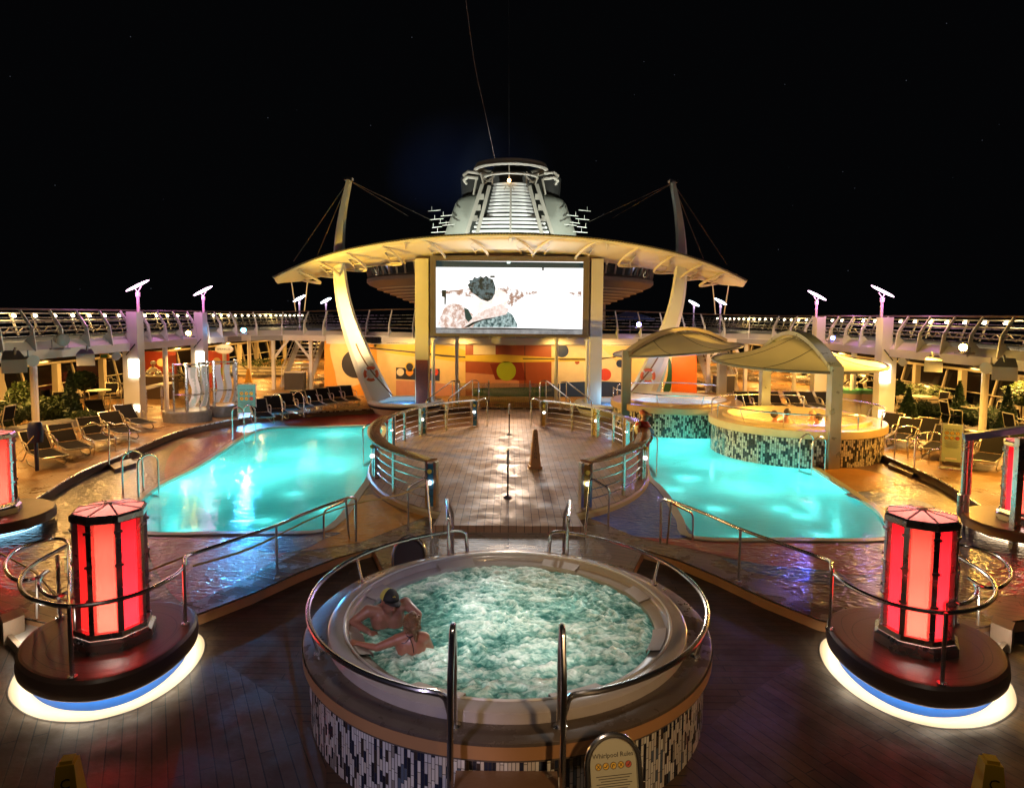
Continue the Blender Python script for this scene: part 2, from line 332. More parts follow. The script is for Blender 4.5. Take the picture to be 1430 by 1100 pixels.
# pools
area=lambda q:sum(q[i][0]*q[(i+1)%len(q)][1]-q[(i+1)%len(q)][0]*q[i][1] for i in range(len(q)))
ORI={'left':area(lpx),'right':area(rpx)}
def poolset(nm,P,lights):
    tile=MC.get('pt') 
    if not tile:
        tile=planks('pool_tile',(.5,.85,.86),(.55,.9,.9),.1,.1,0,gap=(.4,.75,.78),wet=0,rough=.5,mort=.006,bump=.05,off=0); MC['pt']=tile
    xy=[(p.x,p.y) for p in P] if hasattr(P[0],'x') else P
    mb=MB(); mb.prism(xy,-1.5,-1.15,side=False); b=struct(nm+'_pool_floor',mb,tile)
    mb=MB(); n=len(xy); mb.prism(xy,-1.15,ZT-.01,top=False); mb.f=[f[::-1] for f in mb.f]; struct(nm+'_pool_basin',mb,tile)
    mb=MB(); mb.prism(xy,0,ZW,side=False); struct(nm+'_pool_water',mb,POOLW)
    n=len(xy); cx_=sum(p[0] for p in xy)/n; cy_=sum(p[1] for p in xy)/n; vs=[]
    for w_,z_ in((-.03,ZT-.05),(-.03,ZT+.022),(.13,ZT+.022),(.13,ZT-.02)):
        for i in range(n):
            tx,ty=xy[(i+1)%n][0]-xy[i-1][0],xy[(i+1)%n][1]-xy[i-1][1]; q=math.hypot(tx,ty); nx,ny=ty/q,-tx/q
            if ORI[nm]<0: nx,ny=-nx,-ny
            vs.append((xy[i][0]+nx*w_,xy[i][1]+ny*w_,z_))
    mb=MB(); mb.add(vs,[(k*n+i,k*n+(i+1)%n,(k+1)*n+(i+1)%n,(k+1)*n+i) for k in range(3) for i in range(n)]); struct(nm+'_pool_edge',mb,pm('pool_coping',(.5,.5,.42),.35))
m,n,l,b=nt('pool_water'); n.remove(b); out=n['Material Output']
gl=n.new('ShaderNodeBsdfGlossy'); gl.inputs['Roughness'].default_value=.06; tr=n.new('ShaderNodeBsdfTransparent'); tr.inputs[0].default_value=(.2,.84,.86,1)
df=n.new('ShaderNodeBsdfTranslucent'); df.inputs[0].default_value=(.14,.78,.8,1)
tc=n.new('ShaderNodeTexCoord'); mp=n.new('ShaderNodeMapping'); mp.inputs['Scale'].default_value=(.8,2.2,1); l.new(tc.outputs['Object'],mp.inputs[0])
no=n.new('ShaderNodeTexNoise'); no.inputs['Scale'].default_value=4.5; no.inputs['Detail'].default_value=3; no.inputs['Distortion'].default_value=.8; l.new(mp.outputs[0],no.inputs[0])
bp=n.new('ShaderNodeBump'); bp.inputs['Strength'].default_value=.35; bp.inputs['Distance'].default_value=.03; l.new(no.outputs[0],bp.inputs['Height']); l.new(bp.outputs[0],gl.inputs['Normal'])
fr_=n.new('ShaderNodeFresnel'); fr_.inputs[0].default_value=1.33; l.new(bp.outputs[0],fr_.inputs['Normal'])
m1=n.new('ShaderNodeMixShader'); m1.inputs[0].default_value=.8; l.new(tr.outputs[0],m1.inputs[1]); l.new(df.outputs[0],m1.inputs[2])
m2=n.new('ShaderNodeMixShader'); l.new(fr_.outputs[0],m2.inputs[0]); l.new(m1.outputs[0],m2.inputs[1]); l.new(gl.outputs[0],m2.inputs[2]); l.new(m2.outputs[0],out.inputs[0])
POOLW=m
poolset('left',lpx,0); poolset('right',rpx,0)
PC=(.72,1,.9)
for x,y in [(485,604),(430,604),(470,640),(410,670),(340,650),(290,690),(370,705),(225,705),(455,690),(380,620),(300,670),(260,720),(330,725)]:
    p=G(x,y,-.75); p.z=-1.0; lamp('POINT',p,150 if (x,y) in((485,604),(960,650),(1200,735)) else 80,PC,.35)
for x,y in [(925,625),(960,620),(960,650),(1000,690),(1060,660),(1120,700),(1200,735),(1040,730),(1150,725),(940,665),(1090,690)]:
    p=G(x,y,-.75); p.z=-1.0; lamp('POINT',p,150 if (x,y) in((485,604),(960,650),(1200,735)) else 80,PC,.35)
# ---------------------------------------------------------------- front whirlpool
tub=thing('whirlpool','round mosaic tiled whirlpool full of foaming water in the foreground','whirlpool',TC)
mb=MB(); mb.lathe([(2.13,.0),(2.13,.64)],TC,128); obj('tiled_wall',mb,MOS,tub)
mb=MB(); mb.lathe([(2.13,.62),(2.2,.635),(2.2,.79),(2.185,.8),(1.94,.8),(1.94,.78)],TC,128)
MLG=planks('ledge_stone',(.12,.092,.075),(.13,.1,.08),.9,9,0,gap=(.1,.08,.06),rough=.35,wet=.5,bump=.25,mort=.001)
obj('ledge',mb,MLG,tub)
mb=MB(); mb.lathe([(2.208,.655),(2.212,.77)],TC,128); obj('fascia',mb,ORNG,tub)
mb=MB(); mb.lathe([(1.96,.79),(1.95,.885),(1.93,.9),(1.79,.905),(1.765,.895),(1.74,.86),(1.73,.83),(1.64,.815),(1.62,.80),(1.61,.3),(1.2,.2),(1.15,-.2),(0,-.25)],TC,128); obj('rim',mb,LIPM,tub)
mb=MB(); mb.tube([TC+Vector((1.787*math.cos(a),1.787*math.sin(a),.907)) for a in [2*PI*i/96 for i in range(96)]],.012,6,True); obj('rim_trim',mb,WHITE,tub)
# head rests set in the shelf
for a,wd in ((115,.3),(65,.3),(20,.22),(-20,.3),(160,.22),(205,.3),(248,.3),(292,.3)):
    mb=MB(); prof=[(1.60,.83),(1.74,.845),(1.752,.87),(1.62,.855)]
    mb.lathe([(1.595,.79),(1.595,.835),(1.70,.862),(1.735,.875),(1.75,.86)],TC,8,R(a)-wd/2,R(a)+wd/2); obj('headrest',mb,pm('headrest_pad',(.42,.36,.33),.5,bump=.2,bs=80),tub)
# foam
def foamh(x,y):
    q=Vector((x*2.2+ .9*y,y*3.4-.7*x,0)); wq=Vector((noise.noise(q*.7),noise.noise(q*.7+Vector((9,3,1))),0))*1.1
    a=1-abs(noise.noise(q*1.1+wq)); b_=1-abs(noise.noise(q*2.7+wq*2)); c=noise.noise(q*6+wq*2); 
    d_=noise.noise(q*13); return (a*a*.06+b_*b_*.04+c*.02+d_*.008)
mb=MB(); nr,na=120,420; vs=[];fs=[]
for i in range(nr+1):
    r_=1.625*(i/nr)**.8
    for j in range(na):
        a=2*PI*j/na; x=r_*math.cos(a);y=r_*math.sin(a); e=min(1,(1.63-r_)/.12)
        calm=min(1,max(0,((x+1.15)**2+(y+.1)**2)/.45))
        vs.append((TC.x+x,TC.y+y,.74+foamh(x,y)*(.25+.75*e)*(.15+.85*calm)))
for i in range(nr):
    for j in range(na): fs.append((i*na+j,(i+1)*na+j,(i+1)*na+(j+1)%na,i*na+(j+1)%na))
mb.add(vs,fs)
m,n,l,b=nt('foaming_water'); b.inputs['Roughness'].default_value=.12
tc=n.new('ShaderNodeTexCoord'); mp=n.new('ShaderNodeMapping'); mp.inputs['Scale'].default_value=(1,1.9,1); mp.inputs['Rotation'].default_value=(0,0,-.35); l.new(tc.outputs['Object'],mp.inputs[0])
no=n.new('ShaderNodeTexNoise'); no.inputs['Scale'].default_value=9; no.inputs['Detail'].default_value=12; no.inputs['Roughness'].default_value=.72; no.inputs['Distortion'].default_value=.5; l.new(mp.outputs[0],no.inputs[0])
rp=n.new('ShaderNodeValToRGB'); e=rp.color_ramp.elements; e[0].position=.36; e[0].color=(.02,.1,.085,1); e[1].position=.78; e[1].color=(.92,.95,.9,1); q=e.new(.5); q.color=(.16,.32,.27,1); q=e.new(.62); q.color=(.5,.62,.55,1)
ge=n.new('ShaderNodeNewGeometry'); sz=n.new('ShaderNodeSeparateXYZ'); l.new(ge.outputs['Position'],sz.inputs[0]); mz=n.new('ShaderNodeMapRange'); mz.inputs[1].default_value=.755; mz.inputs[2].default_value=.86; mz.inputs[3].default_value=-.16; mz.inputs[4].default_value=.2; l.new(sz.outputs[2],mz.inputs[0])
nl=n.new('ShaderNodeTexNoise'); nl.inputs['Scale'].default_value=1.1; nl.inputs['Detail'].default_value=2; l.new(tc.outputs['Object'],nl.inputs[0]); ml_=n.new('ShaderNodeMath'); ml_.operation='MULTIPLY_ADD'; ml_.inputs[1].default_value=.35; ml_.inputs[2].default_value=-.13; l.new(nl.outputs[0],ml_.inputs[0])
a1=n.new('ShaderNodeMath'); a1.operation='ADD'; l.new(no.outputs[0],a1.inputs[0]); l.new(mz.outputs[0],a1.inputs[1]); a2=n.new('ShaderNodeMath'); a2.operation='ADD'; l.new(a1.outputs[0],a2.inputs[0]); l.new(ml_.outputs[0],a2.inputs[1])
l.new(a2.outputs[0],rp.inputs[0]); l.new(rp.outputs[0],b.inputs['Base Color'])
bp=n.new('ShaderNodeBump'); bp.inputs['Strength'].default_value=.8; bp.inputs['Distance'].default_value=.035; l.new(no.outputs[0],bp.inputs['Height']); l.new(bp.outputs[0],b.inputs['Normal'])
tl=n.new('ShaderNodeBsdfTranslucent'); l.new(rp.outputs[0],tl.inputs[0]); l.new(bp.outputs[0],tl.inputs['Normal']); mx=n.new('ShaderNodeMixShader'); mx.inputs[0].default_value=.32
l.new(b.outputs[0],mx.inputs[1]); l.new(tl.outputs[0],mx.inputs[2]); l.new(mx.outputs[0],n['Material Output'].inputs[0])
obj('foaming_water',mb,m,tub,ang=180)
for a,r_ in ((30,.85),(100,.85),(160,.6),(230,.85),(300,.85),(0,.05)):
    lamp('POINT',TC+Vector((r_*math.cos(R(a)),r_*math.sin(R(a)),.36)),22,(.95,1,.93),.12,parent=tub)
# intake grille, entry step
mb=MB(); 
for k in range(7):
    a=R(198.5+k*.95); 
    mb.add([TC+Vector((2.14*math.cos(a+d),2.14*math.sin(a+d),z)) for d,z in((-.006,.3),(.006,.3),(.006,.6),(-.006,.6))],[(0,1,2,3)])
obj('vent_grille',mb,pm('grille_white',(.75,.74,.76),.4),tub)
mb=MB(); mb.box((0,4.98,.5),(.82,.36,.05)); mb.box((0,4.82,.28),(.82,.03,.42)); mb.box((-.39,4.97,.26),(.03,.3,.44)); mb.box((.39,4.97,.26),(.03,.3,.44)); obj('entry_step',mb,pm('step_wood',(.2,.11,.06),.35,bump=.2),tub)
mb=MB(); mb.box((0,4.79,.5),(.83,.012,.06)); obj('step_nosing',mb,ORNG,tub)
# guard rails of the whirlpool
def flange(mb,p,r=.055): mb.lathe([(0,.025),(r,.02),(r,0)],p,16)
for s,lab in((1,'curved chrome guard rail round the left half of the foaming whirlpool'),(-1,'curved chrome guard rail round the right half of the foaming whirlpool')):
    t=thing('guard_rail',lab,'guard rail',(-2*s,7.3,.8),0,'guard rails of the front whirlpool')
    pc=lambda a,r_,z:TC+Vector((r_*math.cos(R(a)),r_*math.sin(R(a)),z))
    P=fil([pc(106,2.1,.8),pc(106.5,2.13,1.12),pc(111,2.15,1.14)],.2,5)+[pc(114+(250-114)*i/40,2.15,1.13) for i in range(41)]+fil([pc(252.5,2.14,1.13),pc(256,2.1,1.1),pc(257.5,2.05,.8)],.25,5)
    P=mir(P,s)
    mb=MB(); mb.tube(P,.026,10); obj('rail',mb,CH,t)
    for an in(153,204):
        f2,tp=mir([pc(an,2.06,.8),pc(an,2.15,1.13)],s)
        mb=MB(); mb.tube([f2,tp],.018,8); flange(mb,f2); obj('support',mb,CH,t)
    for q_ in(P[0],P[-1]): mb=MB(); flange(mb,q_); obj('base_flange',mb,CH,t)
for s,lab in((-1,'tall chrome entry handrail at the left side of the front whirlpool step'),(1,'tall chrome entry handrail at the right side of the front whirlpool step')):
    x=s*.435; t=thing('entry_handrail',lab,'handrail',(x,5.2,.8),0,'entry handrails of the front whirlpool')
    P=[(x,4.93,.0),(x,4.93,1.42),(x*.985,5.04,1.76),(x*.985,5.14,1.76),(x,5.3,1.45),(x,5.3,.8)]
    mb=MB(); mb.tube(fil(P,.1,5),.026,10); obj('rail',mb,CH,t); mb=MB(); flange(mb,(x,5.3,.8)); obj('base_flange',mb,CH,t)
    y=8.95; xb=s*.72; t=thing('entry_handrail','short chrome handrail on the ramp behind the whirlpool, '+('left' if s<0 else 'right')+' one','handrail',(xb,9.2,.2),0,'handrails between whirlpool and ramp')
    P=[(xb,9.5,.8-.64),(xb,9.5,1.12),(xb*.95,10.15,1.12),(xb*.95,10.15,.16)]
    P=[A(629,768,9.1),A(626,722,9.1)+Vector((0,0,.0)),A(624,697,9.7),A(632,717,10.3),A(632,767,10.3)]
    P=mir(P,-s); P[-1].z=.16; P[0].z=.16
    mb=MB(); mb.tube(fil(P,.06,4),.024,10); obj('rail',mb,CH,t)
# ---------------------------------------------------------------- lamp towers
SEAM=pm('disc_composite',(.1,.06,.048),.42,0,.25,4,bump=.1,bs=30)
def glass(name,col,tr=.85):
    if name in MC: return MC[name]
    m,n,l,b=nt(name); b.inputs['Base Color'].default_value=rgb(col); b.inputs['Roughness'].default_value=.12
    tl=n.new('ShaderNodeBsdfTranslucent'); tl.inputs[0].default_value=rgb(col); mx=n.new('ShaderNodeMixShader'); mx.inputs[0].default_value=tr
    l.new(b.outputs[0],mx.inputs[1]); l.new(tl.outputs[0],mx.inputs[2]); l.new(mx.outputs[0],n['Material Output'].inputs[0]); MC[name]=m; return m
REDG=glass('red_glass',(.9,.014,.024)); PINKG=glass('pale_red_glass',(.95,.07,.05)); TOPG=glass('pink_roof_glass',(.85,.28,.25)); DRED=glass('dark_red_glass',(.25,.006,.006))
def tower(c,rr,h,t,z0,rot,faces,pw):
    c=Vector(c)
    def oct_(r,z): return [c+Vector((r*math.cos(rot+PI/4*k),r*math.sin(rot+PI/4*k),z)) for k in range(8)]
    def ring(r1,za,r2,zb,mb):
        a=oct_(r1,za);b_=oct_(r2,zb)
        mb.add(a+b_,[(k,(k+1)%8,8+(k+1)%8,8+k) for k in range(8)])
    mb=MB(); ring(rr+.07,0,rr+.07,.1,mb); ring(rr+.07,.1,rr+.03,.13,mb); ring(rr+.03,.14,rr+.02,.2,mb); ring(rr+.02,.2,rr-.04,.2,mb); obj('base_frame',mb,STEEL,t,smooth=False)
    mb=MB(); ring(rr+.01,h-.1,rr+.02,h-.09,mb); ring(rr+.02,h-.09,rr+.02,h-.03,mb); ring(rr+.02,h-.03,rr-.01,h-.01,mb); ring(rr-.04,h-.1,rr+.02,h-.1,mb); obj('top_frame',mb,STEEL,t,smooth=False)
    lo=oct_(rr,.2);hi=oct_(rr,h-.1)
    for k in range(8):
        mb=MB(); d=(lo[k]-c); d.z=0; d.normalize(); mb.bar(lo[k]-d*.03,hi[k]-d*.03,.06,.055,d); 
        for z in(.4,.8,1.2): mb.box(lo[k]-d*.0+Vector((0,0,z*(h-.3)/1.3)),(.03,.09,.03),math.atan2(d.y,d.x))
        obj('corner_post',mb,STEEL,t,smooth=False)
        a,b_=lo[k]-d*.045,lo[(k+1)%8]; d2=b_-c; d2.z=0; d2.normalize(); b_=b_-d2*.045
        mb=MB(); up_=Vector((0,0,h-.3)); mb.quad(a,b_,b_+up_,a+up_); obj('glass_panel',mb,faces[k],t,smooth=False)
    tp=oct_(rr-.015,h-.01); mb=MB(); ap=c+Vector((0,0,h+.04)); mb.add(tp+[ap],[(k,(k+1)%8,8) for k in range(8)]); rf=obj('roof_glass',mb,TOPG,t,smooth=False)
    mb=MB(); 
    for k in range(8): mb.bar(tp[k]+Vector((0,0,.006)),ap+Vector((0,0,.006)),.018,.012)
    mb.box(ap+Vector((0,0,.005)),(.1,.05,.03)); obj('roof_bars',mb,STEEL,t,smooth=False)
    for z,p in((.3,1.05),(.7,.6),(1.15,.5)): lamp('POINT',c+Vector((0,0,z*h/1.6)),pw*p,(1,.85,.72),.1,parent=t,name='bulb')
DISC=[(20,915),(32,934),(62,947),(100,951),(140,948),(190,934),(235,910),(266,882),(276,860),(268,846),(235,838),(185,840),(130,848),(75,862),(35,887)]
for s in(1,-1):
    side='left' if s==1 else 'right'; oth='with dark red panels on its left' if s==1 else 'with pale glass and bronze edges'
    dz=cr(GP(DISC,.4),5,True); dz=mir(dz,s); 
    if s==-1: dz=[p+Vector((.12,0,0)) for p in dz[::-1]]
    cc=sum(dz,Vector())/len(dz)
    def off(d_,z):   # inset outline
        out=[];n_=len(dz)
        for i,p in enumerate(dz):
            tg=(dz[(i+1)%n_]-dz[i-1]); nn=Vector((tg.y,-tg.x,0)).normalized()
            if nn.dot(p-cc)<0: nn=-nn
            q=p+nn*d_; q.z=z; out.append(q)
        return out
    t=thing('plinth','oval brown plinth glowing underneath the '+side+' foreground light tower','plinth',(cc.x,cc.y,0),0,'glowing plinths of the light towers')
    def ringm(specs,mb):
        n_=len(dz); L_=[off(d_,z) for d_,z in specs]; vs=[p for l in L_ for p in l]
        mb.add(vs,[(k*n_+i,k*n_+(i+1)%n_,(k+1)*n_+(i+1)%n_,(k+1)*n_+i) for k in range(len(L_)-1) for i in range(n_)])
    mb=MB(); ringm([(-.3,.16),(-.02,.16),(0,.18),(.01,.25),(0,.36),(-.03,.395),(-.06,.4)],mb); top=off(-.06,.4); mb.add(top,[tuple(range(len(top)))] if (dz[1]-dz[0]).cross(dz[5]-dz[0]).z>0 else [tuple(range(len(top)))[::-1]]); obj('disc_top',mb,SEAM,t)
    mb=MB(); ringm([(-.16,.402),(-.166,.402)],mb); cl=Vector((-4.63*s+(0 if s==1 else .17),7.62,.402)); mb.lathe([(.66,0),(.667,0)],cl,48); obj('seam_lines',mb,BLACK,t)
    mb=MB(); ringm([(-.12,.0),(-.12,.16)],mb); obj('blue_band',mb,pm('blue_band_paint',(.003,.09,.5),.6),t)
    mb=MB(); ringm([(-.035,.157),(-.085,.157)],mb); obj('strip_light',mb,em('warm_strip',(1,.8,.52),26),t)
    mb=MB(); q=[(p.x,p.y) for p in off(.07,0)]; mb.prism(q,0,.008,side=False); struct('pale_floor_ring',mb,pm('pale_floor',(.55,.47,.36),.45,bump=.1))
    mb=MB(); o1=off(.07,.011);o2=off(.082,.011); n_=len(dz); mb.add(o1+o2,[(i,(i+1)%n_,n_+(i+1)%n_,n_+i) for i in range(n_)]); struct('floor_seam',mb,BLACK)
    c=Vector((-4.63*s+(0 if s==1 else .17),7.62,.4)); t=thing('light_tower','eight sided red glass light tower in the '+side+' foreground '+('with dark red left panels' if s==1 else 'with bronze edged panels'),'light tower',c,0,'red light towers')
    seq=[REDG,PINKG,REDG,PINKG,REDG,PINKG,REDG,PINKG]
    rot=R(34.5) if s==1 else R(45)
    fc=[]
    for k in range(8):
        fc.append(DRED if (s==1 and k in(3,4)) else (REDG if (k+(1 if s==1 else 0))%2 else PINKG))
    tower(c,.385,1.55,t,0,rot+R(8*s),fc,27)
    # further tower at the edge of the picture
    c2=Vector((-8.25*s,11.0,ZT)) ; base=G(10,715,.45)
    c2=Vector(((base.x-.28)*s,base.y,.45))
    t=thing('plinth','round plinth at the '+side+' picture edge with a '+('cool blue' if s==1 else 'warm')+' lit rim','plinth',(c2.x,c2.y,ZT),0,'plinths of the far light towers')
    mb=MB(); mb.lathe([(.7,ZT-.45),(.7,-.2),(.95,-.2),(1.0,-.17),(1.0,-.03),(.97,0),(0,0)],c2,48); obj('disc_top',mb,SEAM if s==1 else pm('plinth_orange',(.3,.16,.08),.35),t)
    for z in(-.3,-.26):
        mb=MB(); mb.tube([c2+Vector((.74*math.cos(2*PI*i/48),.74*math.sin(2*PI*i/48),z)) for i in range(48)],.01,5,True); obj('rim_light',mb,em('cool_strip',(.3,.7,1),5) if s==1 else em('warm_strip2',(1,.75,.45),5),t)
    t=thing('light_tower','red glass light tower cut by the '+side+' edge of the photo','light tower',c2,0,'red light towers')
    tower(c2,.4,1.5,t,0,rot+R(12*s),[REDG if k%2 else PINKG for k in range(8)],22)
    # swept guard rail round the plinth and along the pool border
    t=thing('guard_rail','long chrome rail sweeping round the '+side+' light tower and along the '+side+' pool','guard rail',Vector((-5*s,7,.4)),0,'rails round the light towers')
    e0=G(497,757,ZT); e1=G(452,752,ZT)
    top=[e0,A(497,697,e0.y),*GP([(486,695),(430,715),(387,733),(320,756),(272,772)],1.06),*GP([(259,778),(257,790)],1.1),*GP([(240,806),(200,826),(150,840),(95,846),(50,838),(29,822),(31,803),(48,787),(72,773),(92,762)],1.13)]
    top=[top[0]]+cr(top[1:],5); mb=MB(); mb.tube(mir(fil(top[:3],.08,4)+top[3:],s),.024,10); obj('rail',mb,CH,t)
    for (a,b_,zb,za) in(((387,733),(387,808),ZT,1.04),((258,787),(259,872),.4,1.1),((96,846),(101,946),.4,1.13),((72,775),(84,862),.4,1.13)):
        f_=G(*b_,zb); tp=Vector((f_.x,f_.y,A(*a,f_.y).z)); mb=MB(); mb.tube(mir([f_,tp],s),.022,8); flange(mb,mir([f_],s)[0],.05); obj('post',mb,CH,t)
    a=A(452,713,e1.y); mb=MB(); mb.tube(mir(fil([e1,a,A(484,698,e1.y-.3),Vector((G(488,757,ZT).x,e1.y-.4,A(488,700,e1.y-.4).z)),G(488,757,ZT)],.1,4),s),.02,8); obj('end_loop',mb,CH,t)
    # looped step rails
    for k,(pts,lab) in enumerate([([(98,850),(97,800),(95,760),(80,752),(50,757),(22,768),(8,785),(10,800),(25,810),(48,808),(66,797)],'larger looped chrome step rail'),([(66,797),(60,800),(54,815),(62,828),(78,834),(96,828),(98,850)],'smaller looped chrome step rail')]):
        t=thing('step_rail',lab+' beside the '+side+' light tower','step rail',Vector((-6.3*s,7.6,.4)),0,'looped step rails')
        mb=MB(); mb.tube(mir(cr(GP(pts,1.0 if k==0 else .95),5),s),.022,8); obj('rail',mb,CH,t)
        f_=G(84,868,.35) if k else G(52,862,.3); tp=GP([(82,835)],.95)[0] if k else GP([(52,806)],1.0)[0]
        mb=MB(); mb.tube(mir([f_,tp],s),.018,8); obj('post',mb,CH,t)
    # lit steps
    t=thing('lit_steps','small box step with a lit white tread left of the left light tower' if s==1 else 'small box step with a lit white tread right of the right light tower','steps',Vector((-7*s,7.3,0)),0,'lit box steps')
    p=G(28,880,.12); 
    stw=pm('step_box_wood',(.28,.2,.13),.4,bump=.15)
    mb=MB(); a=GP([(8,880),(50,862),(72,888),(40,912)],.08); mb.prism([(q.x*s,q.y) for q in a],0,.08); obj('tread',mb,pm('tread_white',(.6,.55,.48),.4),t)
    a=GP([(0,858),(30,848),(34,858),(4,870)],.3); mb=MB(); mb.prism([(q.x*s,q.y) for q in a],0,.3); obj('side_box',mb,stw,t)
    a=GP([(8,885),(14,882),(44,912),(38,918)],.12); mb=MB(); mb.prism([(q.x*s,q.y) for q in a],0,.12); obj('front_box',mb,stw,t)
    q=mir([G(30,880,.26)],s)[0]; lamp('POINT',q,5,(1,.9,.75),.04,parent=t,name='bulb')
# ---------------------------------------------------------------- signs in front
def textobj(body,size,loc,rot,mat,parent=None,name='lettering',align='CENTER'):
    cu=bpy.data.curves.new(name,'FONT'); cu.body=body; cu.size=size; cu.extrude=.0008; cu.align_x=align; cu.resolution_u=2
    o=bpy.data.objects.new(name,cu); C.objects.link(o); o.location=loc; o.rotation_euler=rot
    dg=bpy.context.evaluated_depsgraph_get(); me=bpy.data.meshes.new_from_object(o.evaluated_get(dg)); me.materials.clear(); me.materials.append(mat)
    M=Matrix.Translation(Vector(loc))@Matrix(o.rotation_euler.to_matrix().to_4x4()); bpy.data.objects.remove(o)
    n=bpy.data.objects.new(name,me); C.objects.link(n)
    if parent:
        rp=rootof(parent); Mi=(Matrix.Translation(rp.location)@rp.rotation_euler.to_matrix().to_4x4()).inverted(); me.transform(Mi@M); n.parent=parent
    else: me.transform(M)
    return n
INK=pm('ink',(.04,.035,.03),.6)
def rules(t,o,W,H,tilt,rz,title,icons,rows,arch,face,sub=True):
    # local board frame: x right, y up the board
    Mx=Matrix.Translation(Vector(o))@Matrix.Rotation(rz,4,'Z')@Matrix.Rotation(PI/2-tilt,4,'X')
    P=lambda x,y,z=0:Mx@Vector((x,y,z)); e=Mx.to_euler()
    if arch: ol=[(W/2*math.cos(a),H-W/2+W/2*math.sin(a)) for a in [PI*i/24 for i in range(25)]]+[(-W/2,0),(W/2,0)]
    else: ol=[(W/2,H),(-W/2,H),(-W/2,0),(W/2,0)]
    mb=MB(); n_=len(ol); mb.add([P(x,y,0) for x,y in ol]+[P(x,y,-.012) for x,y in ol],[tuple(range(n_)),tuple(range(n_,2*n_))[::-1]]+[(i,n_+i,n_+(i+1)%n_,(i+1)%n_) for i in range(n_)]); obj('board',mb,face,t,smooth=False)
    textobj(title,W*.135,P(0,H-W*.36,.002),e,INK,t,'heading')
    cpos=[]
    for r_ in range(rows):
        for k in range(icons): cpos.append(((k-(icons-1)/2)*W*.82/icons,H-W*(.52+.3*r_)))
    for i,(x,y) in enumerate(cpos):
        rr=W*.33/icons; mb=MB(); mb.add([P(x+rr*math.cos(a),y+rr*math.sin(a),.002) for a in [2*PI*k/20 for k in range(20)]],[tuple(range(20))]); ic=obj('pictogram',mb,pm('icon_yellow',(.8,.5,.08),.5) if i<icons*rows-1 else pm('icon_red',(.6,.12,.08),.5),t,smooth=False)
        mb=MB()
        if i%3==0: mb.tube([P(x-rr*.6,y-rr*.6,.004),P(x+rr*.6,y+rr*.6,.004)],rr*.09,4); mb.tube([P(x-rr*.5,y+rr*.6,.004),P(x+rr*.5,y-rr*.5,.004)],rr*.09,4)
        elif i%3==1: mb.tube([P(x-rr*.6,y-rr*.2,.004),P(x,y-rr*.35,.004),P(x+rr*.5,y+rr*.5,.004)],rr*.12,4)
        else: mb.tube([P(x-rr*.4,y-rr*.5,.004),P(x-rr*.1,y+rr*.4,.004),P(x+rr*.4,y+.1*rr,.004)],rr*.12,4)
        mb.tube([P(x+rr*math.cos(a),y+rr*math.sin(a),.004) for a in [2*PI*k/20 for k in range(20)]],rr*.08,4,True); obj('symbol',mb,INK,ic)
    mb=MB(); y=H-W*(.52+.3*(rows-1))-W*.2; k=0
    while y>.2*H and k<9:
        wv=W*(.78-.1*((k*7)%3)); mb.quad(P(-wv/2,y,.003),P(wv/2,y,.003),P(wv/2,y+.006*W/.42,.003),P(-wv/2,y+.006*W/.42,.003)); y-=.05*W; k+=1
    obj('text_lines',mb,INK,t,smooth=False)
    if sub:
        mb=MB(); mb.quad(P(-.3*W,.06*H,.003),P(.3*W,.06*H,.003),P(.3*W,.1*H,.003),P(-.3*W,.1*H,.003)); obj('footer_bar',mb,pm('footer_white',(.8,.7,.55),.5),t,smooth=False)
    return P
SG=pm('sign_beige',(.5,.48,.36),.45,var=.04)
t=thing('rules_sign','arched whirlpool rules sign with five round pictograms in front of the whirlpool','sign',(.83,4.72,0))
P=rules(t,(.845,4.86,.36),.37,.57,R(14),R(10),'Whirlpool Rules',5,1,True,SG)
mb=MB(); ar=[P(.21,-.3,-.005),P(.21,.2,-.005)]+[P(.21*math.cos(a),.385+.21*math.sin(a),-.005) for a in [PI*i/20 for i in range(21)]]+[P(-.21,.2,-.005),P(-.21,-.3,-.005)]
mb.tube(ar,.023,10); obj('frame',mb,CH,t)
t=thing('rules_sign','arched sign seen from behind with chrome hoop, beyond the left rim of the whirlpool','sign',G(572,778,ZT))
q=G(572,800,ZT); y_=q.y; a=[(550,800),(549,775),(556,757),(572,749),(588,757),(594,773),(593,800)]; pp=cr([A(x,y,y_) for x,y in a],5)
mb=MB(); mb.tube(pp,.028,8); obj('frame',mb,CH,t); mb=MB(); mb.add([Vector((p.x,p.y+.01,p.z)) for p in pp],[tuple(range(len(pp)))]); mb.add([Vector((p.x,p.y+.02,p.z)) for p in pp],[tuple(range(len(pp)))[::-1]]); obj('board',mb,pm('sign_back',(.05,.045,.06),.3),t,smooth=False)
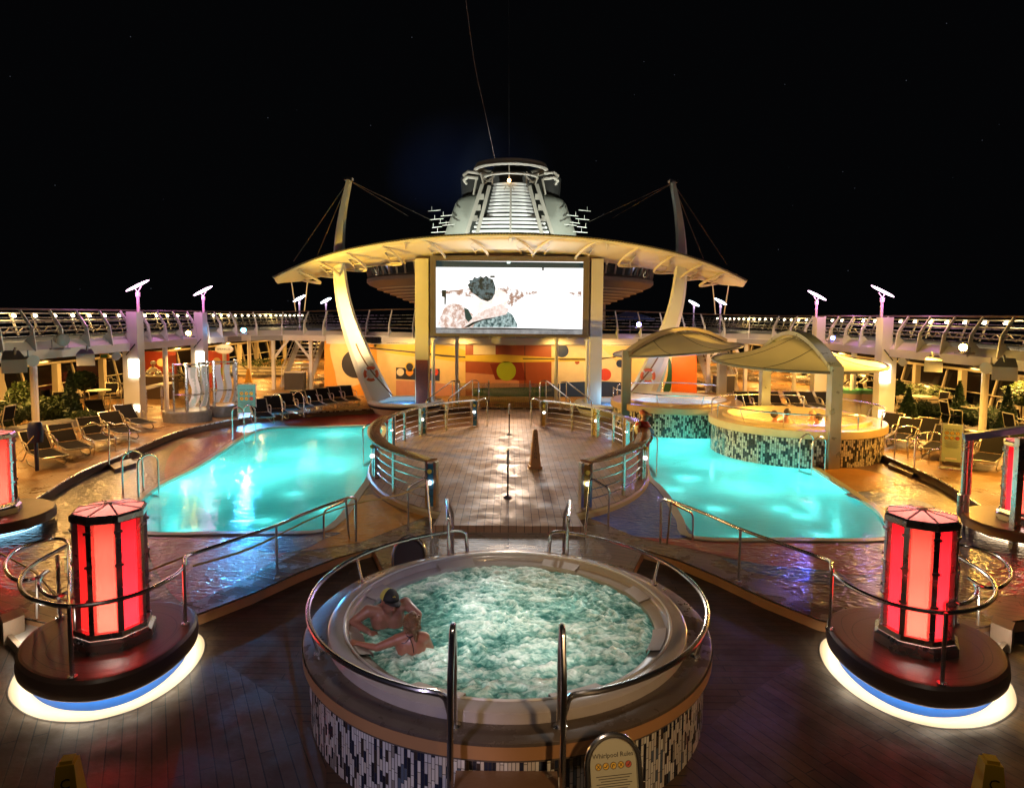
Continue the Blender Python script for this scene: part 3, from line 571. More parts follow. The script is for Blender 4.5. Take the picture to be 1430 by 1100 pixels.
# caution signs
def caution(nm,lab,loc,h,w,rz=0,col=YEL,grp=None):
    t=thing(nm,lab,'caution sign',loc,rz,grp); c=Vector(loc); mb=MB()
    wt=w*.38
    M=Matrix.Rotation(rz,3,'Z')
    lo=[c+M@Vector((i*w/2,j*w/2,.05)) for i,j in((-1,-1),(1,-1),(1,1),(-1,1))]; hi=[c+M@Vector((i*wt/2,j*wt/2,h)) for i,j in((-1,-1),(1,-1),(1,1),(-1,1))]
    mb.add(lo+hi,[(0,1,5,4),(1,2,6,5),(2,3,7,6),(3,0,4,7),(4,5,6,7)]); obj('body',mb,col,t,smooth=False)
    mb=MB(); mb.box(c+Vector((0,0,.035)),(w*1.25,w*1.25,.07),rz); obj('foot',mb,col,t,smooth=False)
    mb=MB(); mb.box(c+Vector((0,0,h+.01)),(wt*.7,wt*.7,.03),rz); obj('cap',mb,col,t,smooth=False)
    if h>.7:
        sl=math.atan2((w-wt)/2,h-.05)
        for i,ch in enumerate('CAUTION'):
            z=h*.84-i*h*.095; f=(z-.05)/(h-.05); yy=-(w/2*(1-f)+wt/2*f)-.004
            textobj(ch,h*.1,c+M@Vector((0,yy,z)),(PI/2-sl,0,rz),INK,t,'letter')
g=G(747,653,ZS); caution('caution_cone','brown four sided caution pyramid standing on the stage paving','%s'%'' or g,1.02,.28,R(6),pm('cone_brown',(.4,.2,.08),.5)) if False else caution('caution_cone','brown four sided caution pyramid standing on the stage paving',g,.98,.27,R(6),pm('cone_brown',(.4,.2,.08),.5))
g=A(95,1062,4.6); caution('wet_floor_sign','top of a yellow wet floor cone at the lower left edge',Vector((g.x,g.y,0)),g.z,.3,R(15))
g=A(1384,1062,4.6); caution('wet_floor_sign','top of a yellow wet floor cone at the lower right edge',Vector((g.x,g.y,0)),g.z,.3,R(-15))
for x,y,h,l_ in((347,534,.75,'yellow caution cone on the sun deck behind the left lounger row'),(395,524,1.0,'taller yellow caution cone at the foot of the left staircase')):
    g=G(x,y,ZD); caution('caution_cone',l_,g,h,.35,.3,YEL)
# ---------------------------------------------------------------- stage rails
HRW=pm('handrail_wood',(.22,.1,.045),.25,0,.3,6,coat=.4)
BLUEG=pm('blue_mirror',(.08,.3,.6),.15,.6)
def ell(px,py,z):  # angle on the stage ellipse of a pixel
    g=G(px,py,z); return math.atan2((g.y-SC[1])/SB,g.x/SA)
def ep(a,z,k=.97): return Vector((SA*k*math.cos(a),SC[1]+SB*k*math.sin(a),z))
for s in(1,-1):
    side='left' if s==1 else 'right'
    for which in('front','back'):
        if which=='front':
            al=[ell(x,y,ZS) for x,y in((605,714),(565,692),(535,663))]; a0=R(180+64); a1=R(180+2); posts=[(a0,1),(R(180+45),0),(R(180+26),2),(R(180+8),0)]; H=.95
        else: a0=R(180-70); a1=R(180-14); posts=[(a0,1),(R(180-53),0),(R(180-38),2),(R(180-25),0),(a1,1)]; H=.9
        t=thing('stage_rail','curved '+('wide wooden topped rail at the near '+side if which=='front' else 'rail of silver bars at the far '+side)+' edge of the round stage','railing',ep((a0+a1)/2,ZS) if s==1 else mir([ep((a0+a1)/2,ZS)],-1)[0],0,'rails round the stage')
        arc=[ep(a0+(a1-a0)*i/24,ZS+H) for i in range(25)]
        if which=='front': arc+= [ep(a1-R(6)*k,ZS+H) for k in(1,2)]
        mb=MB(); wd=.16 if which=='front' else .08
        for i in range(len(arc)-1):
            pass
        vs=[];n_=len(arc)
        for i,p in enumerate(arc):
            d=(arc[min(i+1,n_-1)]-arc[max(i-1,0)]).normalized(); nn=Vector((d.y,-d.x,0))
            for u_,z_ in((-wd,0),(-wd,.035),(0,.05),(wd,.035),(wd,0),(0,-.015)): 
                q=p+nn*u_; vs.append(Vector((q.x*s,q.y,q.z+z_)))
        fs=[]
        for i in range(n_-1):
            for k in range(6): 
                f=(i*6+k,i*6+(k+1)%6,(i+1)*6+(k+1)%6,(i+1)*6+k); fs.append(f if s==-1 else f[::-1])
        fs+=[tuple(range(6)),tuple(range((n_-1)*6,n_*6))]; mb.add(vs,fs); obj('handrail',mb,HRW if which=='front' else STEEL,t)
        for k in range(4):
            z=ZS+(.17+.19*k)*H/.95
            mb=MB(); mb.tube([Vector((ep(a0+(a1-a0)*i/24,z).x*s,ep(a0+(a1-a0)*i/24,z).y,z)) for i in range(25)],.014,6); obj('bar',mb,CH,t)
        for a,kind in posts:
            p=ep(a,ZS); rz=a if s==1 else PI-a; p=Vector((p.x*s,p.y,ZS)); mb=MB()
            if kind==0: mb.box(p+Vector((0,0,H/2)),(.05,.07,H),rz); obj('post',mb,STEEL,t)
            else:
                d=Vector((-math.sin(rz),math.cos(rz),0))
                for e in(-.1,.1): mb.box(p+d*e+Vector((0,0,H/2)),(.12,.06,H),rz)
                po=obj('double_post',mb,STEEL if kind==2 else CH,t)
                mb=MB()
                for i,z in enumerate((.13,.3,.47,.64,.8)): mb.box(p+Vector((0,0,z)),(.09,.13,.11 if i%2 else .2),rz)
                obj('panel',mb,(BLUEG if (s==1) else pm('gold_mirror',(.5,.35,.1),.2,.7)),po)
                mb=MB(); fr_=-1
                nrm=Vector((math.cos(rz),math.sin(rz),0)); nrm=nrm if nrm.y<0 or which=='back' else -nrm
                if which=='back': nrm=Vector((0,-1,0))
                for z,cm in((.75,pm('dot_yellow',(.7,.6,.1),.4)),(.52,em('dot_lamp',(1,.95,.8),4))):
                    mb=MB(); mb.ball(p+Vector((0,0,z))+nrm*.09,(.05,.05,.05),10); obj('round_light',mb,cm,po)
        if which=='back':
            e=ep(R(180-76),ZS); mb=MB(); mb.tube(mir(fil([ep(a0,ZS+.85),Vector((e.x,e.y,ZS+.98)),Vector((e.x+.08,e.y,ZS+.9)),Vector((e.x+.08,e.y,ZS))],.1),s),.02,8); obj('end_loop',mb,CH,t)
for x,y,h,l_ in((709,695,1.0,'nearer thin chrome stanchion in the middle of the stage'),(711,607,.95,'farther thin chrome stanchion in the middle of the stage')):
    g=G(x,y,ZS); t=thing('stanchion',l_,'stanchion',g,0,'stanchions on the stage'); mb=MB(); mb.lathe([(.09,0),(.09,.02),(.03,.05),(.02,.06)],g,16); obj('foot',mb,STEEL,t)
    mb=MB(); mb.tube([g+Vector((0,0,.05)),g+Vector((0,0,h))],.02,8); obj('pole',mb,pm('stanchion_dark',(.1,.09,.09),.25,.8),t); mb=MB(); mb.tube([g+Vector((0,0,h*.72)),g+Vector((0,0,h+.03))],.028,8); mb.ball(g+Vector((0,0,h+.03)),.035,8); obj('cap',mb,STEEL,t)
# small handrails in front of the stage ends
for s in(1,-1):
    g=G(570,740,ZT); g2=G(604,752,ZT); y0=g.y
    P=[g,A(570,680,y0)-Vector((0,0,0)),A(596,660,y0-.1),G(603,752,ZT)]; P[1].z=min(P[1].z,1.1); P[2].z=min(P[2].z,1.2)
    t=thing('step_handrail','angled chrome handrail at the near '+('left' if s==1 else 'right')+' corner of the stage','handrail',mir([g],s)[0],0,'corner handrails of the stage')
    mb=MB(); mb.tube(mir(fil(P,.08,4),s),.022,8); obj('rail',mb,CH,t)
# ---------------------------------------------------------------- ladders and pool handrails
def ladder(nm,lab,px1,px2,zt,zb,r=.02,depth=.45,steps=3,grp='pool ladders',dirv=None):
    a=G(*px1,zb);b_=G(*px2,zb); t=thing(nm,lab,'ladder',(a+b_)/2,0,grp)
    d=(b_-a); n_=Vector((-d.y,d.x,0)).normalized()*depth
    if dirv is not None and n_.dot(Vector(dirv))<0: n_=-n_
    for p in(a,b_):
        mb=MB(); mb.tube(fil([p-Vector((0,0,.9)),p+Vector((0,0,zt)),p+n_*.5+Vector((0,0,zt+.12)),p+n_+Vector((0,0,zt)),p+n_+Vector((0,0,0))],.16,5),r,8); obj('side_rail',mb,CH,t)
    for k in range(steps):
        mb=MB(); mb.bar(a-Vector((0,0,.08+.25*k)),b_-Vector((0,0,.08+.25*k)),.1,.025); obj('tread',mb,STEEL,t)
ladder('pool_ladder','chrome ladder at the near left corner of the left pool',(200,684),(222,690),.85,ZT,dirv=(-1,.6,0))
ladder('pool_ladder','chrome ladder with four tall hoops at the far left side of the left pool',(341,617),(357,613),1.0,ZT,dirv=(-1,1,0))
ladder('pool_ladder','chrome ladder of the left pool beside the stage rail',(507,648),(519,640),1.0,ZT,dirv=(1,-.2,0))
ladder('pool_ladder','chrome ladder of the right pool beside the stage rail',(917,664),(906,645),1.0,ZT,dirv=(-1,-.2,0))
ladder('pool_ladder','chrome ladder of the right pool before the canopied whirlpool',(1116,655),(1133,660),.85,ZT,dirv=(1,1,0))
def hoop(nm,lab,pts,z0,grp,r=.02,cat='handrail'):
    g=G(*pts[0],z0); g2=G(*pts[-1],z0); n_=len(pts); P=[g]
    for i,(x,y) in enumerate(pts[1:-1]):
        f=(i+1)/(n_-1); P.append(A(x,y,g.y+(g2.y-g.y)*f))
    P.append(g2); t=thing(nm,lab,cat,(g+g2)/2,0,grp); mb=MB(); mb.tube(cr(P[:1]+P[1:-1]+P[-1:],4),r,8); obj('rail',mb,CH,t); return t
gp='handrails at the steps of the sun deck'
hoop('step_handrail','chrome curled handrail nearest the left whirl of loungers, left one',[(152,648),(152,600),(148,594),(140,594),(128,590),(115,600),(118,612),(131,618),(131,636)],ZD,gp)
hoop('step_handrail','chrome curled handrail right of its twin at the left sun deck steps',[(179,638),(180,600),(172,592),(160,593),(150,590),(142,600),(146,606),(160,610),(161,630)],ZD,gp)
hoop('step_handrail','chrome curled handrail at the far left sun deck steps before the dark loungers',[(394,588),(394,560),(388,550),(380,553),(379,560),(386,562),(386,578)],ZD,gp)
hoop('step_handrail','chrome curled handrail farthest along the left sun deck edge',[(424,583),(424,555),(417,547),(410,552),(409,560),(416,562),(416,574)],ZD,gp)
hoop('step_handrail','chrome curled handrail left one at the right sun deck steps',[(1249,640),(1251,605),(1258,596),(1272,595),(1283,600),(1286,608),(1280,612),(1269,612),(1268,640)],ZD,gp)
hoop('step_handrail','chrome curled handrail right one at the right sun deck steps',[(1277,652),(1279,612),(1290,604),(1308,604),(1316,612),(1312,626),(1298,630),(1297,648)],ZD,gp)
# small steps into the splash floor
for nm_,pp in(('left',[(152,648),(182,640),(190,646),(160,655)]),('right',[(1249,641),(1280,654),(1274,662),(1240,648)])):
    mb=MB(); q=GP(pp,.25); mb.prism([(p.x,p.y) for p in q],ZT,.25); struct('deck_steps',mb,KERB)
# ---------------------------------------------------------------- rule boards at the pools
t=thing('rules_sign','teal lit pool rules board standing behind the left pool','sign',G(345,590,ZD)); g=G(345,587,ZD); TEAL=pm('sign_teal',(.12,.42,.45),.4,var=.04)
k_=(g.y)/935
P=rules(t,g+Vector((0,0,.28)),.62,1.02,0,R(3),'POOL RULES',3,2,False,TEAL,False)
mb=MB(); mb.tube([P(-.33,-.3,-.01),P(-.33,1.04,-.01),P(.33,1.04,-.01),P(.33,-.3,-.01)],.018,6); obj('frame',mb,STEEL,t)
g=G(1327,655,ZD); t=thing('rules_sign','pale green pool rules board on a stand beside the right loungers','sign',g)
P=rules(t,g+Vector((0,0,.2)),.42,.95,0,R(-28),'POOL RULES',3,2,False,pm('sign_green',(.42,.5,.32),.4,var=.04),True)
mb=MB(); mb.tube([P(-.23,-.2,-.01),P(-.23,.97,-.01),P(.23,.97,-.01),P(.23,-.2,-.01)],.016,6); obj('frame',mb,STEEL,t); mb=MB(); mb.box(P(0,-.18,-.01),(.5,.3,.03),R(-28)); obj('foot',mb,STEEL,t)
# ---------------------------------------------------------------- canopied whirlpools on the right
def tub2(c,rr,zr,lab,watercol,lightcol,pw,loc=None,base=0):
    c=Vector(c); t=thing('whirlpool',lab,'whirlpool',c)
    mb=MB(); mb.lathe([(rr-.06,base),(rr-.06,zr-.2)],c,96); obj('tiled_wall',mb,MOS2,t)
    mb=MB(); mb.lathe([(rr-.06,zr-.24),(rr+.02,zr-.22),(rr+.02,zr-.02),(rr,zr),(rr-.4,zr),(rr-.42,zr+.08),(rr-.55,zr+.09),(rr-.62,zr),(rr-.66,zr-.6),(0,zr-.7)],c,96); obj('rim',mb,pm('tub_rim_'+lab[:4].strip().lower(),watercol[1],.35,0,.15,5,coat=.2),t)
    m,n,l,b=nt('whirl_water'); b.inputs['Base Color'].default_value=rgb(watercol[0]); b.inputs['Roughness'].default_value=.08; b.inputs['Alpha'].default_value=.7
    tc=n.new('ShaderNodeTexCoord'); no=n.new('ShaderNodeTexNoise'); no.inputs['Scale'].default_value=3; no.inputs['Detail'].default_value=4; l.new(tc.outputs['Object'],no.inputs[0]); bp=n.new('ShaderNodeBump'); bp.inputs['Distance'].default_value=.08; bp.inputs['Strength'].default_value=.5; l.new(no.outputs[0],bp.inputs['Height']); l.new(bp.outputs[0],b.inputs['Normal'])
    mb=MB(); mb.lathe([(0,zr-.12),(rr-.64,zr-.12)],c,64); obj('water',mb,m,t)
    for k in range(4):
        a=PI/2*k+.5; lamp('POINT',c+Vector(((rr-1.1)*math.cos(a),(rr-1.1)*math.sin(a),zr-.4)),pw,lightcol,.1,parent=t,name='bulb')
    return t
tA=tub2((8.72,20.3,0),2.5,1.15,'near canopied whirlpool glowing yellow with bathers, mosaic wall beside the right pool',((.75,.6,.25),(.6,.42,.2)),(1,.72,.25),70,base=-.8)
tB=tub2((6.15,24.6,0),2.35,1.12,'farther canopied whirlpool with blue water behind the right pool',((.05,.22,.7),(.5,.32,.17)),(.25,.5,1),130,base=0)
def railpts(lab,c,rr,z,a0,a1,sup,h=.42,grp='guard rails of the canopied whirlpools'):
    c=Vector(c); t=thing('guard_rail',lab,'guard rail',c+Vector((rr*math.cos((a0+a1)/2),rr*math.sin((a0+a1)/2),z)),0,grp)
    P=[c+Vector((rr*math.cos(a0+(a1-a0)*i/20),rr*math.sin(a0+(a1-a0)*i/20),z+h)) for i in range(21)]
    q0=P[0].copy();q0.z=z;q1=P[-1].copy();q1.z=z
    mb=MB(); mb.tube(fil([q0,P[0]+(P[0]-P[1])*.0,P[1]],.1)+P[2:-1]+fil([P[-2],P[-1],q1],.1)[1:],.022,8); obj('rail',mb,CH,t)
    for a in sup:
        d=Vector((math.cos(a),math.sin(a),0)); mb=MB(); mb.tube([c+d*(rr-.22)+Vector((0,0,z)),c+d*rr+Vector((0,0,z+h))],.016,6); obj('support',mb,CH,t)
railpts('curved guard rail on the near left rim of the yellow canopied whirlpool',(8.72,20.3,0),2.42,1.15,R(-175),R(-72),[R(-150),R(-120)])
railpts('curved guard rail on the near right rim of the yellow canopied whirlpool',(8.72,20.3,0),2.42,1.15,R(-45),R(35),[R(0)])
railpts('curved guard rail on the far rim of the yellow canopied whirlpool',(8.72,20.3,0),2.42,1.15,R(60),R(165),[R(110)])
railpts('curved guard rail on the near rim of the blue canopied whirlpool',(6.15,24.6,0),2.28,1.12,R(-190),R(-40),[R(-160),R(-120),R(-80)])
railpts('curved guard rail on the far rim of the blue canopied whirlpool',(6.15,24.6,0),2.28,1.12,R(30),R(150),[R(90)])
FAB=pm('canopy_fabric',(.6,.52,.34),.6,0,.1,2,bump=.1,bs=60)
# arch canopies: an arched beam over the tub and a saddle membrane hung below it
def sail(c,rr,rz,tilt,al,apex,lab,beamcol,cols):
    c=Vector((c[0],c[1],0)); t=thing('canopy',lab,'canopy',c,0,'canopies over the whirlpools'); N=28;K=7
    def ringp(a): d=Vector((math.cos(a),math.sin(a),0)); return c+d*rr+Vector((0,0,rz+Vector(tilt).dot(d)))
    f0,f1=ringp(al),ringp(al+PI)
    def sp_(u): p=f0.lerp(f1,u); p.z+= (apex-rz)*max(0,math.sin(PI*u))**.95; return p
    P=[sp_(i/N) for i in range(N+1)]; side=(f1-f0).normalized().cross(Vector((0,0,1))).normalized()
    vs=[]
    for i,p in enumerate(P):
        tg=(P[min(i+1,N)]-P[max(i-1,0)]).normalized(); nn=side.cross(tg).normalized(); nn=nn if nn.z>0 else -nn
        for a_,b_ in((-1,0),(1,0),(1,1),(-1,1)): vs.append(p+side*a_*.17+nn*(.05+b_*.12))
    fs=[(i*4+k,i*4+(k+1)%4,(i+1)*4+(k+1)%4,(i+1)*4+k) for i in range(N) for k in range(4)]+[(0,1,2,3),(N*4,N*4+1,N*4+2,N*4+3)]
    mb=MB(); mb.add(vs,fs); obj('arch',mb,beamcol,t,smooth=False)
    for p,zb in cols:
        mb=MB(); mb.bar((p.x,p.y,zb),(p.x,p.y,p.z+.15),.3,.3,(0,1,0)); obj('column',mb,beamcol,t,smooth=False)
    for sg,nm in((1,'membrane'),(-1,'membrane')):
        mb=MB(); vs=[]; edge=[]
        for i in range(N+1):
            u=i/N; r_=ringp(al+sg*PI*u); edge.append(r_)
            for k in range(K+1):
                v=k/K; p=sp_(u).lerp(r_,v); p.z-=.16*math.sin(PI*v)*math.sin(PI*u); vs.append(p)
        W=K+1; mb.add(vs,[(i*W+k,i*W+k+1,(i+1)*W+k+1,(i+1)*W+k) for i in range(N) for k in range(K)]); mo=obj(nm,mb,FAB,t,ang=80); so=mo.modifiers.new('s','SOLIDIFY'); so.thickness=.03; so.offset=0
        mb=MB(); mb.tube(edge,.045,6); obj('edge_tube',mb,pm('edge_dark',(.1,.09,.08),.4),t)
        for i in(7,14,21): mb=MB(); mb.tube([vs[i*W+k]+Vector((0,0,.02)) for k in range(W)],.012,4); obj('seam',mb,pm('edge_dark',(.1,.09,.08),.4),mo)
        mb=MB(); 
        for i in range(2,N-1): mb.tube([vs[i*W]+Vector((0,0,.01)),vs[i*W]+(vs[i*W+1]-vs[i*W])*.35+Vector((0,0,.03))],.012,4)
        obj('lacing',mb,WHITE,mo)
    return f0,f1
C1=(8.72,20.3); q0=Vector((8.72,17.85,2.75)); q1=Vector((8.72,22.75,2.95))
sail(C1,2.45,2.85,(0,.12,0),R(-90),A(1112,461,20.3).z-.2,'pale fabric canopy on a grey steel arch over the yellow whirlpool',pm('arch_steel',(.4,.42,.4),.3,.5),[(q0,-.3),(q1,0)])
a_=R(208); 
q0=Vector((6.15+2.3*math.cos(a_),24.6+2.3*math.sin(a_),2.85)); q1=Vector((6.15-2.3*math.cos(a_),24.6-2.3*math.sin(a_),3.1))
sail((6.15,24.6),2.3,2.98,(.22,.02,0),a_,A(940,458,24.6).z-.15,'pale fabric canopy on a brown arch over the blue whirlpool',pm('arch_brown',(.26,.2,.12),.4),[(q0,0),(q1,0)])
# steps up to the blue tub, leaning handrail
# far small blue whirlpools beside the stage
for s in(1,-1):
    c=Vector((-4.3*s,27.8,0)); t=thing('splash_pool','low white and blue whirlpool behind the stage on the '+('left' if s==1 else 'right'),'whirlpool',c,0,'low whirlpools behind the stage')
    mb=MB(); mb.lathe([(1.35,ZD-.2),(1.5,ZD+.05),(1.6,ZD+.22),(1.5,ZD+.3),(1.25,ZD+.28),(1.15,ZD+.12),(1.1,ZD-.2),(0,ZD-.25)],c,48); obj('shell',mb,WHITE,t)
    mb=MB(); mb.lathe([(0,ZD+.12),(1.16,ZD+.12)],c,32); obj('water',mb,pm('blue_tub_water',(.03,.3,.7),.1,bump=.4,bs=6),t)
    mb=MB(); mb.lathe([(1.53,ZD+.06),(1.605,ZD+.16)],c,48,R(-160),R(-20)); obj('stripe',mb,pm('stripe_navy',(.02,.03,.1),.4),t)
    lamp('POINT',c+Vector((0,0,ZD+.5)),30,(.4,.75,1),.1)
    for k,(x0,y0) in enumerate(((-2.3,26.3),(-1.5,26.6))):
        t=thing('step_handrail',('outer' if k==0 else 'inner')+' chrome handrail leading up from the stage end to the mural, '+('left' if s==1 else 'right')+' side','handrail',(x0*s,y0,ZD),0,'handrails behind the stage')
        mb=MB(); mb.tube(mir(fil([(x0-.9,y0-.5,ZT),(x0-.9,y0-.5,.9),(x0,y0+.6,1.55),(x0+.25,y0+.7,1.5),(x0+.25,y0+.7,ZD)],.12),s),.022,8); obj('rail',mb,CH,t)
        mb=MB(); mb.tube(mir([(x0,y0+.6,1.5),(x0,y0+.6,ZD)],s),.02,8); obj('post',mb,CH,t)
# low glass fence behind the stage
t=thing('glass_fence','low glass fence with slim posts across the foot of the mural','fence',(0,29.2,ZD))
mb=MB(); mb.box((0,29.2,ZD+.45),(4.4,.015,.85)); 
mg,n,l,b=nt('clear_glass'); n.remove(b); g1=n.new('ShaderNodeBsdfTransparent'); g1.inputs[0].default_value=(.8,.86,.84,1); g2=n.new('ShaderNodeBsdfGlossy'); g2.inputs['Roughness'].default_value=.02; mx=n.new('ShaderNodeMixShader'); mx.inputs[0].default_value=.12; l.new(g1.outputs[0],mx.inputs[1]); l.new(g2.outputs[0],mx.inputs[2]); l.new(mx.outputs[0],n['Material Output'].inputs[0]); GLASS=mg
obj('pane',mb,GLASS,t)
for x in(-2.2,-.9,.9,2.2): mb=MB(); mb.box((x,29.2,ZD+.5),(.06,.06,1.0)); obj('post',mb,STEEL,t)
# ---------------------------------------------------------------- mural block
YM=31.6
t=thing('deckhouse','orange and cream deckhouse with a painted mural under the screen','deckhouse',(0,YM,ZD)); DH=t
MUR=dict(cream=pm('mural_cream',(.75,.52,.24),.5),orange=pm('mural_orange',(.75,.3,.03),.5),dark=pm('mural_dark',(.035,.03,.035),.4),rust=pm('mural_rust',(.33,.075,.03),.45),lime=pm('mural_lime',(.35,.42,.02),.5),dred=pm('mural_darkred',(.2,.025,.012),.45),yel=pm('mural_yellow',(.65,.45,.05),.5),green=pm('mural_green',(.015,.075,.03),.45),pink=pm('mural_pink',(.6,.27,.16),.5),blue=pm('mural_navy',(.02,.04,.12),.4),pale=pm('mural_pale',(.72,.6,.42),.5),red=pm('mural_red',(.6,.06,.02),.45),sky=pm('mural_sky',(.25,.4,.7),.5),hot=pm('mural_hotorange',(.8,.15,.01),.45))
mb=MB(); mb.box((0,YM+4,1.65),(17.4,8,2.6)); obj('wall',mb,MUR['cream'],t)
def mu(k,pts,lay=1,sm=False,nm='painted_shape'):
    q=[A(x,y,YM-.004*lay) for x,y in pts]; q=cr(q,4,True) if sm else q
    q=[Vector((p.x,YM-.004*lay,max(ZD+.01,min(2.93,p.z)))) for p in q]
    mb=MB(); 
    tri=tessellate_polygon([[Vector((p.x,p.z,0)) for p in q]]); mb.add(q,tri); 
    o=obj(nm,mb,MUR[k],t,smooth=False); return o
def circ(k,x,y,r,lay=2,ry=None): return mu(k,[(x+r*math.cos(a),y+(ry or r)*math.sin(a)) for a in [2*PI*i/28 for i in range(28)]],lay)
mu('orange',[(453,474),(525,470),(530,560),(453,560)],1); mu('cream',[(462,478),(500,476),(508,530),(475,540),(468,520)],2,True); circ('dark',497,508,20,3)
mu('yel',[(525,480),(600,480),(652,490),(652,505),(600,500),(540,492)],1,True)
mu('dark',[(510,486),(560,491),(620,498),(690,502),(690,500.5),(620,495.5),(560,489),(510,484.5)],3)
mu('dark',[(553,513),(614,515),(614,532),(553,529)],3)
for x,k in((559,'pale'),(572,'orange'),(586,'yel'),(607,'red')): circ(k,x,519.5,5.2,4)
circ('yel',572,512,6.5,4); circ('dark',572,512,5,5)
mu('pink',[(553,531),(600,533),(650,540),(650,560),(553,560)],2)
mu('rust',[(650,468),(770,468),(770,560),(650,560)],2); mu('pale',[(661,470),(692,470),(692,495),(661,495)],3)
mu('pink',[(650,520),(700,524),(725,532),(725,542),(650,542)],3,False); mu('green',[(660,542),(760,540),(760,556),(660,556)],4)
mu('dred',[(684,508),(728,505),(735,531),(692,530)],4); circ('lime',707,518,13.5,5)
mu('yel',[(650,496),(700,495),(770,499),(830,500),(832,504),(770,505),(700,506),(650,504)],5); mu('dark',[(730,501.5),(830,503),(860,499),(860,497.5),(830,501),(730,500)],6)
mu('pale',[(771,470),(905,470),(905,540),(771,540)],1); circ('blue',785,490,9,3); circ('rust',806,505.5,3.2,3); circ('red',845,523,8.5,3); circ('blue',866,507.5,5.5,3)
mu('cream',[(840,480),(900,482),(905,545),(880,545),(865,510)],2,True)
mu('blue',[(755,540),(790,534),(830,532),(880,534),(885,558),(755,558)],3)
mu('sky',[(928,478),(938,478),(930,520),(922,548),(914,548)],3); mu('green',[(934,500),(939,515),(936,545),(926,548),(932,525)],3,True)
mu('hot',[(938,472),(969,472),(969,562),(938,562)],3); mu('hot',[(969,472),(973,472),(973,562),(969,562)],2)
for x in(733,): mu('dark',[(732.5,472),(733.5,472),(733.5,540),(732.5,540)],4,nm='door_gap')
# fascia with small windows
FAS=pm('fascia_white',(.66,.62,.56),.42,0,.06,2)
edge=[(-13.2,-1),(-13.2,30.2),(-12.7,32.4),(-11.2,33.4),(-8.5,32.4),(-4.5,31.2),(0,31.0)]
eR=cr([Vector((x,y,0)) for x,y in edge[1:]],5); eL=[Vector((-13.2,-1,0)),Vector((-13.2,12,0))]+eR; EDGE=eL+mir(eL[:-1][::-1],-1)
def band(mb,r1,z1,r2,z2,line=None):   # strip following the deck edge, r=outward inset
    line=line or EDGE; n_=len(line); vs=[]
    for i,p in enumerate(line):
        d=(line[min(i+1,n_-1)]-line[max(0,i-1)]).normalized(); nn=Vector((-d.y,d.x,0))
        vs+=[p+nn*r1+Vector((0,0,z1)),p+nn*r2+Vector((0,0,z2))]
    mb.add(vs,[(2*i,2*i+2,2*i+3,2*i+1) for i in range(n_-1)]); return mb
mb=MB(); 
for i in range(3):
    for s in(-1,1): mb.box(((6.05+i*1.25-2)*s-.0,YM-.03,2.98),(1.0,.04,.3))
obj('window',mb,pm('window_dark',(.05,.06,.08),.1),t,smooth=False)
mb=MB(); mb.box((0,YM-.0,3.0),(17.3,.1,.42)); obj('frieze',mb,FAS,t)
# upper walkway
wk=thing('upper_walkway','raised white walkway deck running round both sides and over the mural','walkway',(0,31,2.86))
mb=MB(); band(mb,0,2.86,0,3.13); band(mb,0,3.13,.22,3.36); band(mb,.22,3.36,.3,3.36); obj('edge_beam',mb,FAS,wk)
mb=MB(); 
for s in(-1,1):
    P=[(-13.26*s,-1),(-13.26*s,30.2),(-12.76*s,32.45),(-11.2*s,33.46),(-10.6*s,33.66),(-10.6*s,34.2),(-12.2*s,36),(-12.2*s,75),(-20.5*s,75),(-20.5*s,-1)]
    mb.prism(P,2.87,3.1,bottom=True)
mb.prism([(-10.6,33.4),(-8.5,32.55),(-4.5,31.35),(0,31.15),(4.5,31.35),(8.5,32.55),(10.6,33.4),(10.6,36.2),(-10.6,36.2)],2.872,3.12,bottom=True)
obj('deck_slab',mb,pm('slab_grey',(.25,.24,.23),.5),wk)
# walkway railing
rl=thing('walkway_railing','white bar railing with kinked stanchions along the upper walkway','railing',(0,31,3.13))
cum=[0]
for i in range(1,len(EDGE)): cum.append(cum[-1]+(EDGE[i]-EDGE[i-1]).length)
def at(d):
    for i in range(1,len(EDGE)):
        if cum[i]>=d: 
            f=(d-cum[i-1])/(cum[i]-cum[i-1]); tg=(EDGE[i]-EDGE[i-1]).normalized(); return EDGE[i-1].lerp(EDGE[i],f),Vector((-tg.y,tg.x,0)),tg
    return EDGE[-1],Vector((0,1,0)),Vector((1,0,0))
d=16.0; cnt=0
while d<cum[-1]-16 and cnt<98:
    p,nn,tg=at(d); mb=MB(); h=4.24+.3*max(0,1-abs(p.x)/12.5)*1.0
    o=lambda r,z:p+nn*r+Vector((0,0,z))
    mb.bar(o(.03,3.1),o(.07,3.72),.045,.16,nn,.045,.1); mb.bar(o(.07,3.72),o(.38,h),.045,.1,nn,.04,.06); mb.add([o(.0,3.13)+tg*.02,o(.3,3.36)+tg*.02,o(.06,3.6)+tg*.02,o(.0,3.13)-tg*.02,o(.3,3.36)-tg*.02,o(.06,3.6)-tg*.02],[(0,1,2),(5,4,3),(0,3,4,1),(1,4,5,2)])
    obj('stanchion',mb,WHITE,rl,smooth=False); d+=1.2; cnt+=1
for k,(r_,z) in enumerate(((.08,3.52),(.08,3.66),(.1,3.78),(.18,3.9),(.26,4.03))):
    mb=MB(); L2=[]; 
    for i,p in enumerate(EDGE):
        q,nn,tg=at(min(cum[i]+1e-6,cum[-1])); up_=.3*max(0,1-abs(p.x)/12.5)*(z-3.4)/.84; L2.append(p+nn*r_+Vector((0,0,z+up_)))
    mb.tube(L2,.015,5); obj('bar',mb,STEEL,rl)
mb=MB(); L2=[]
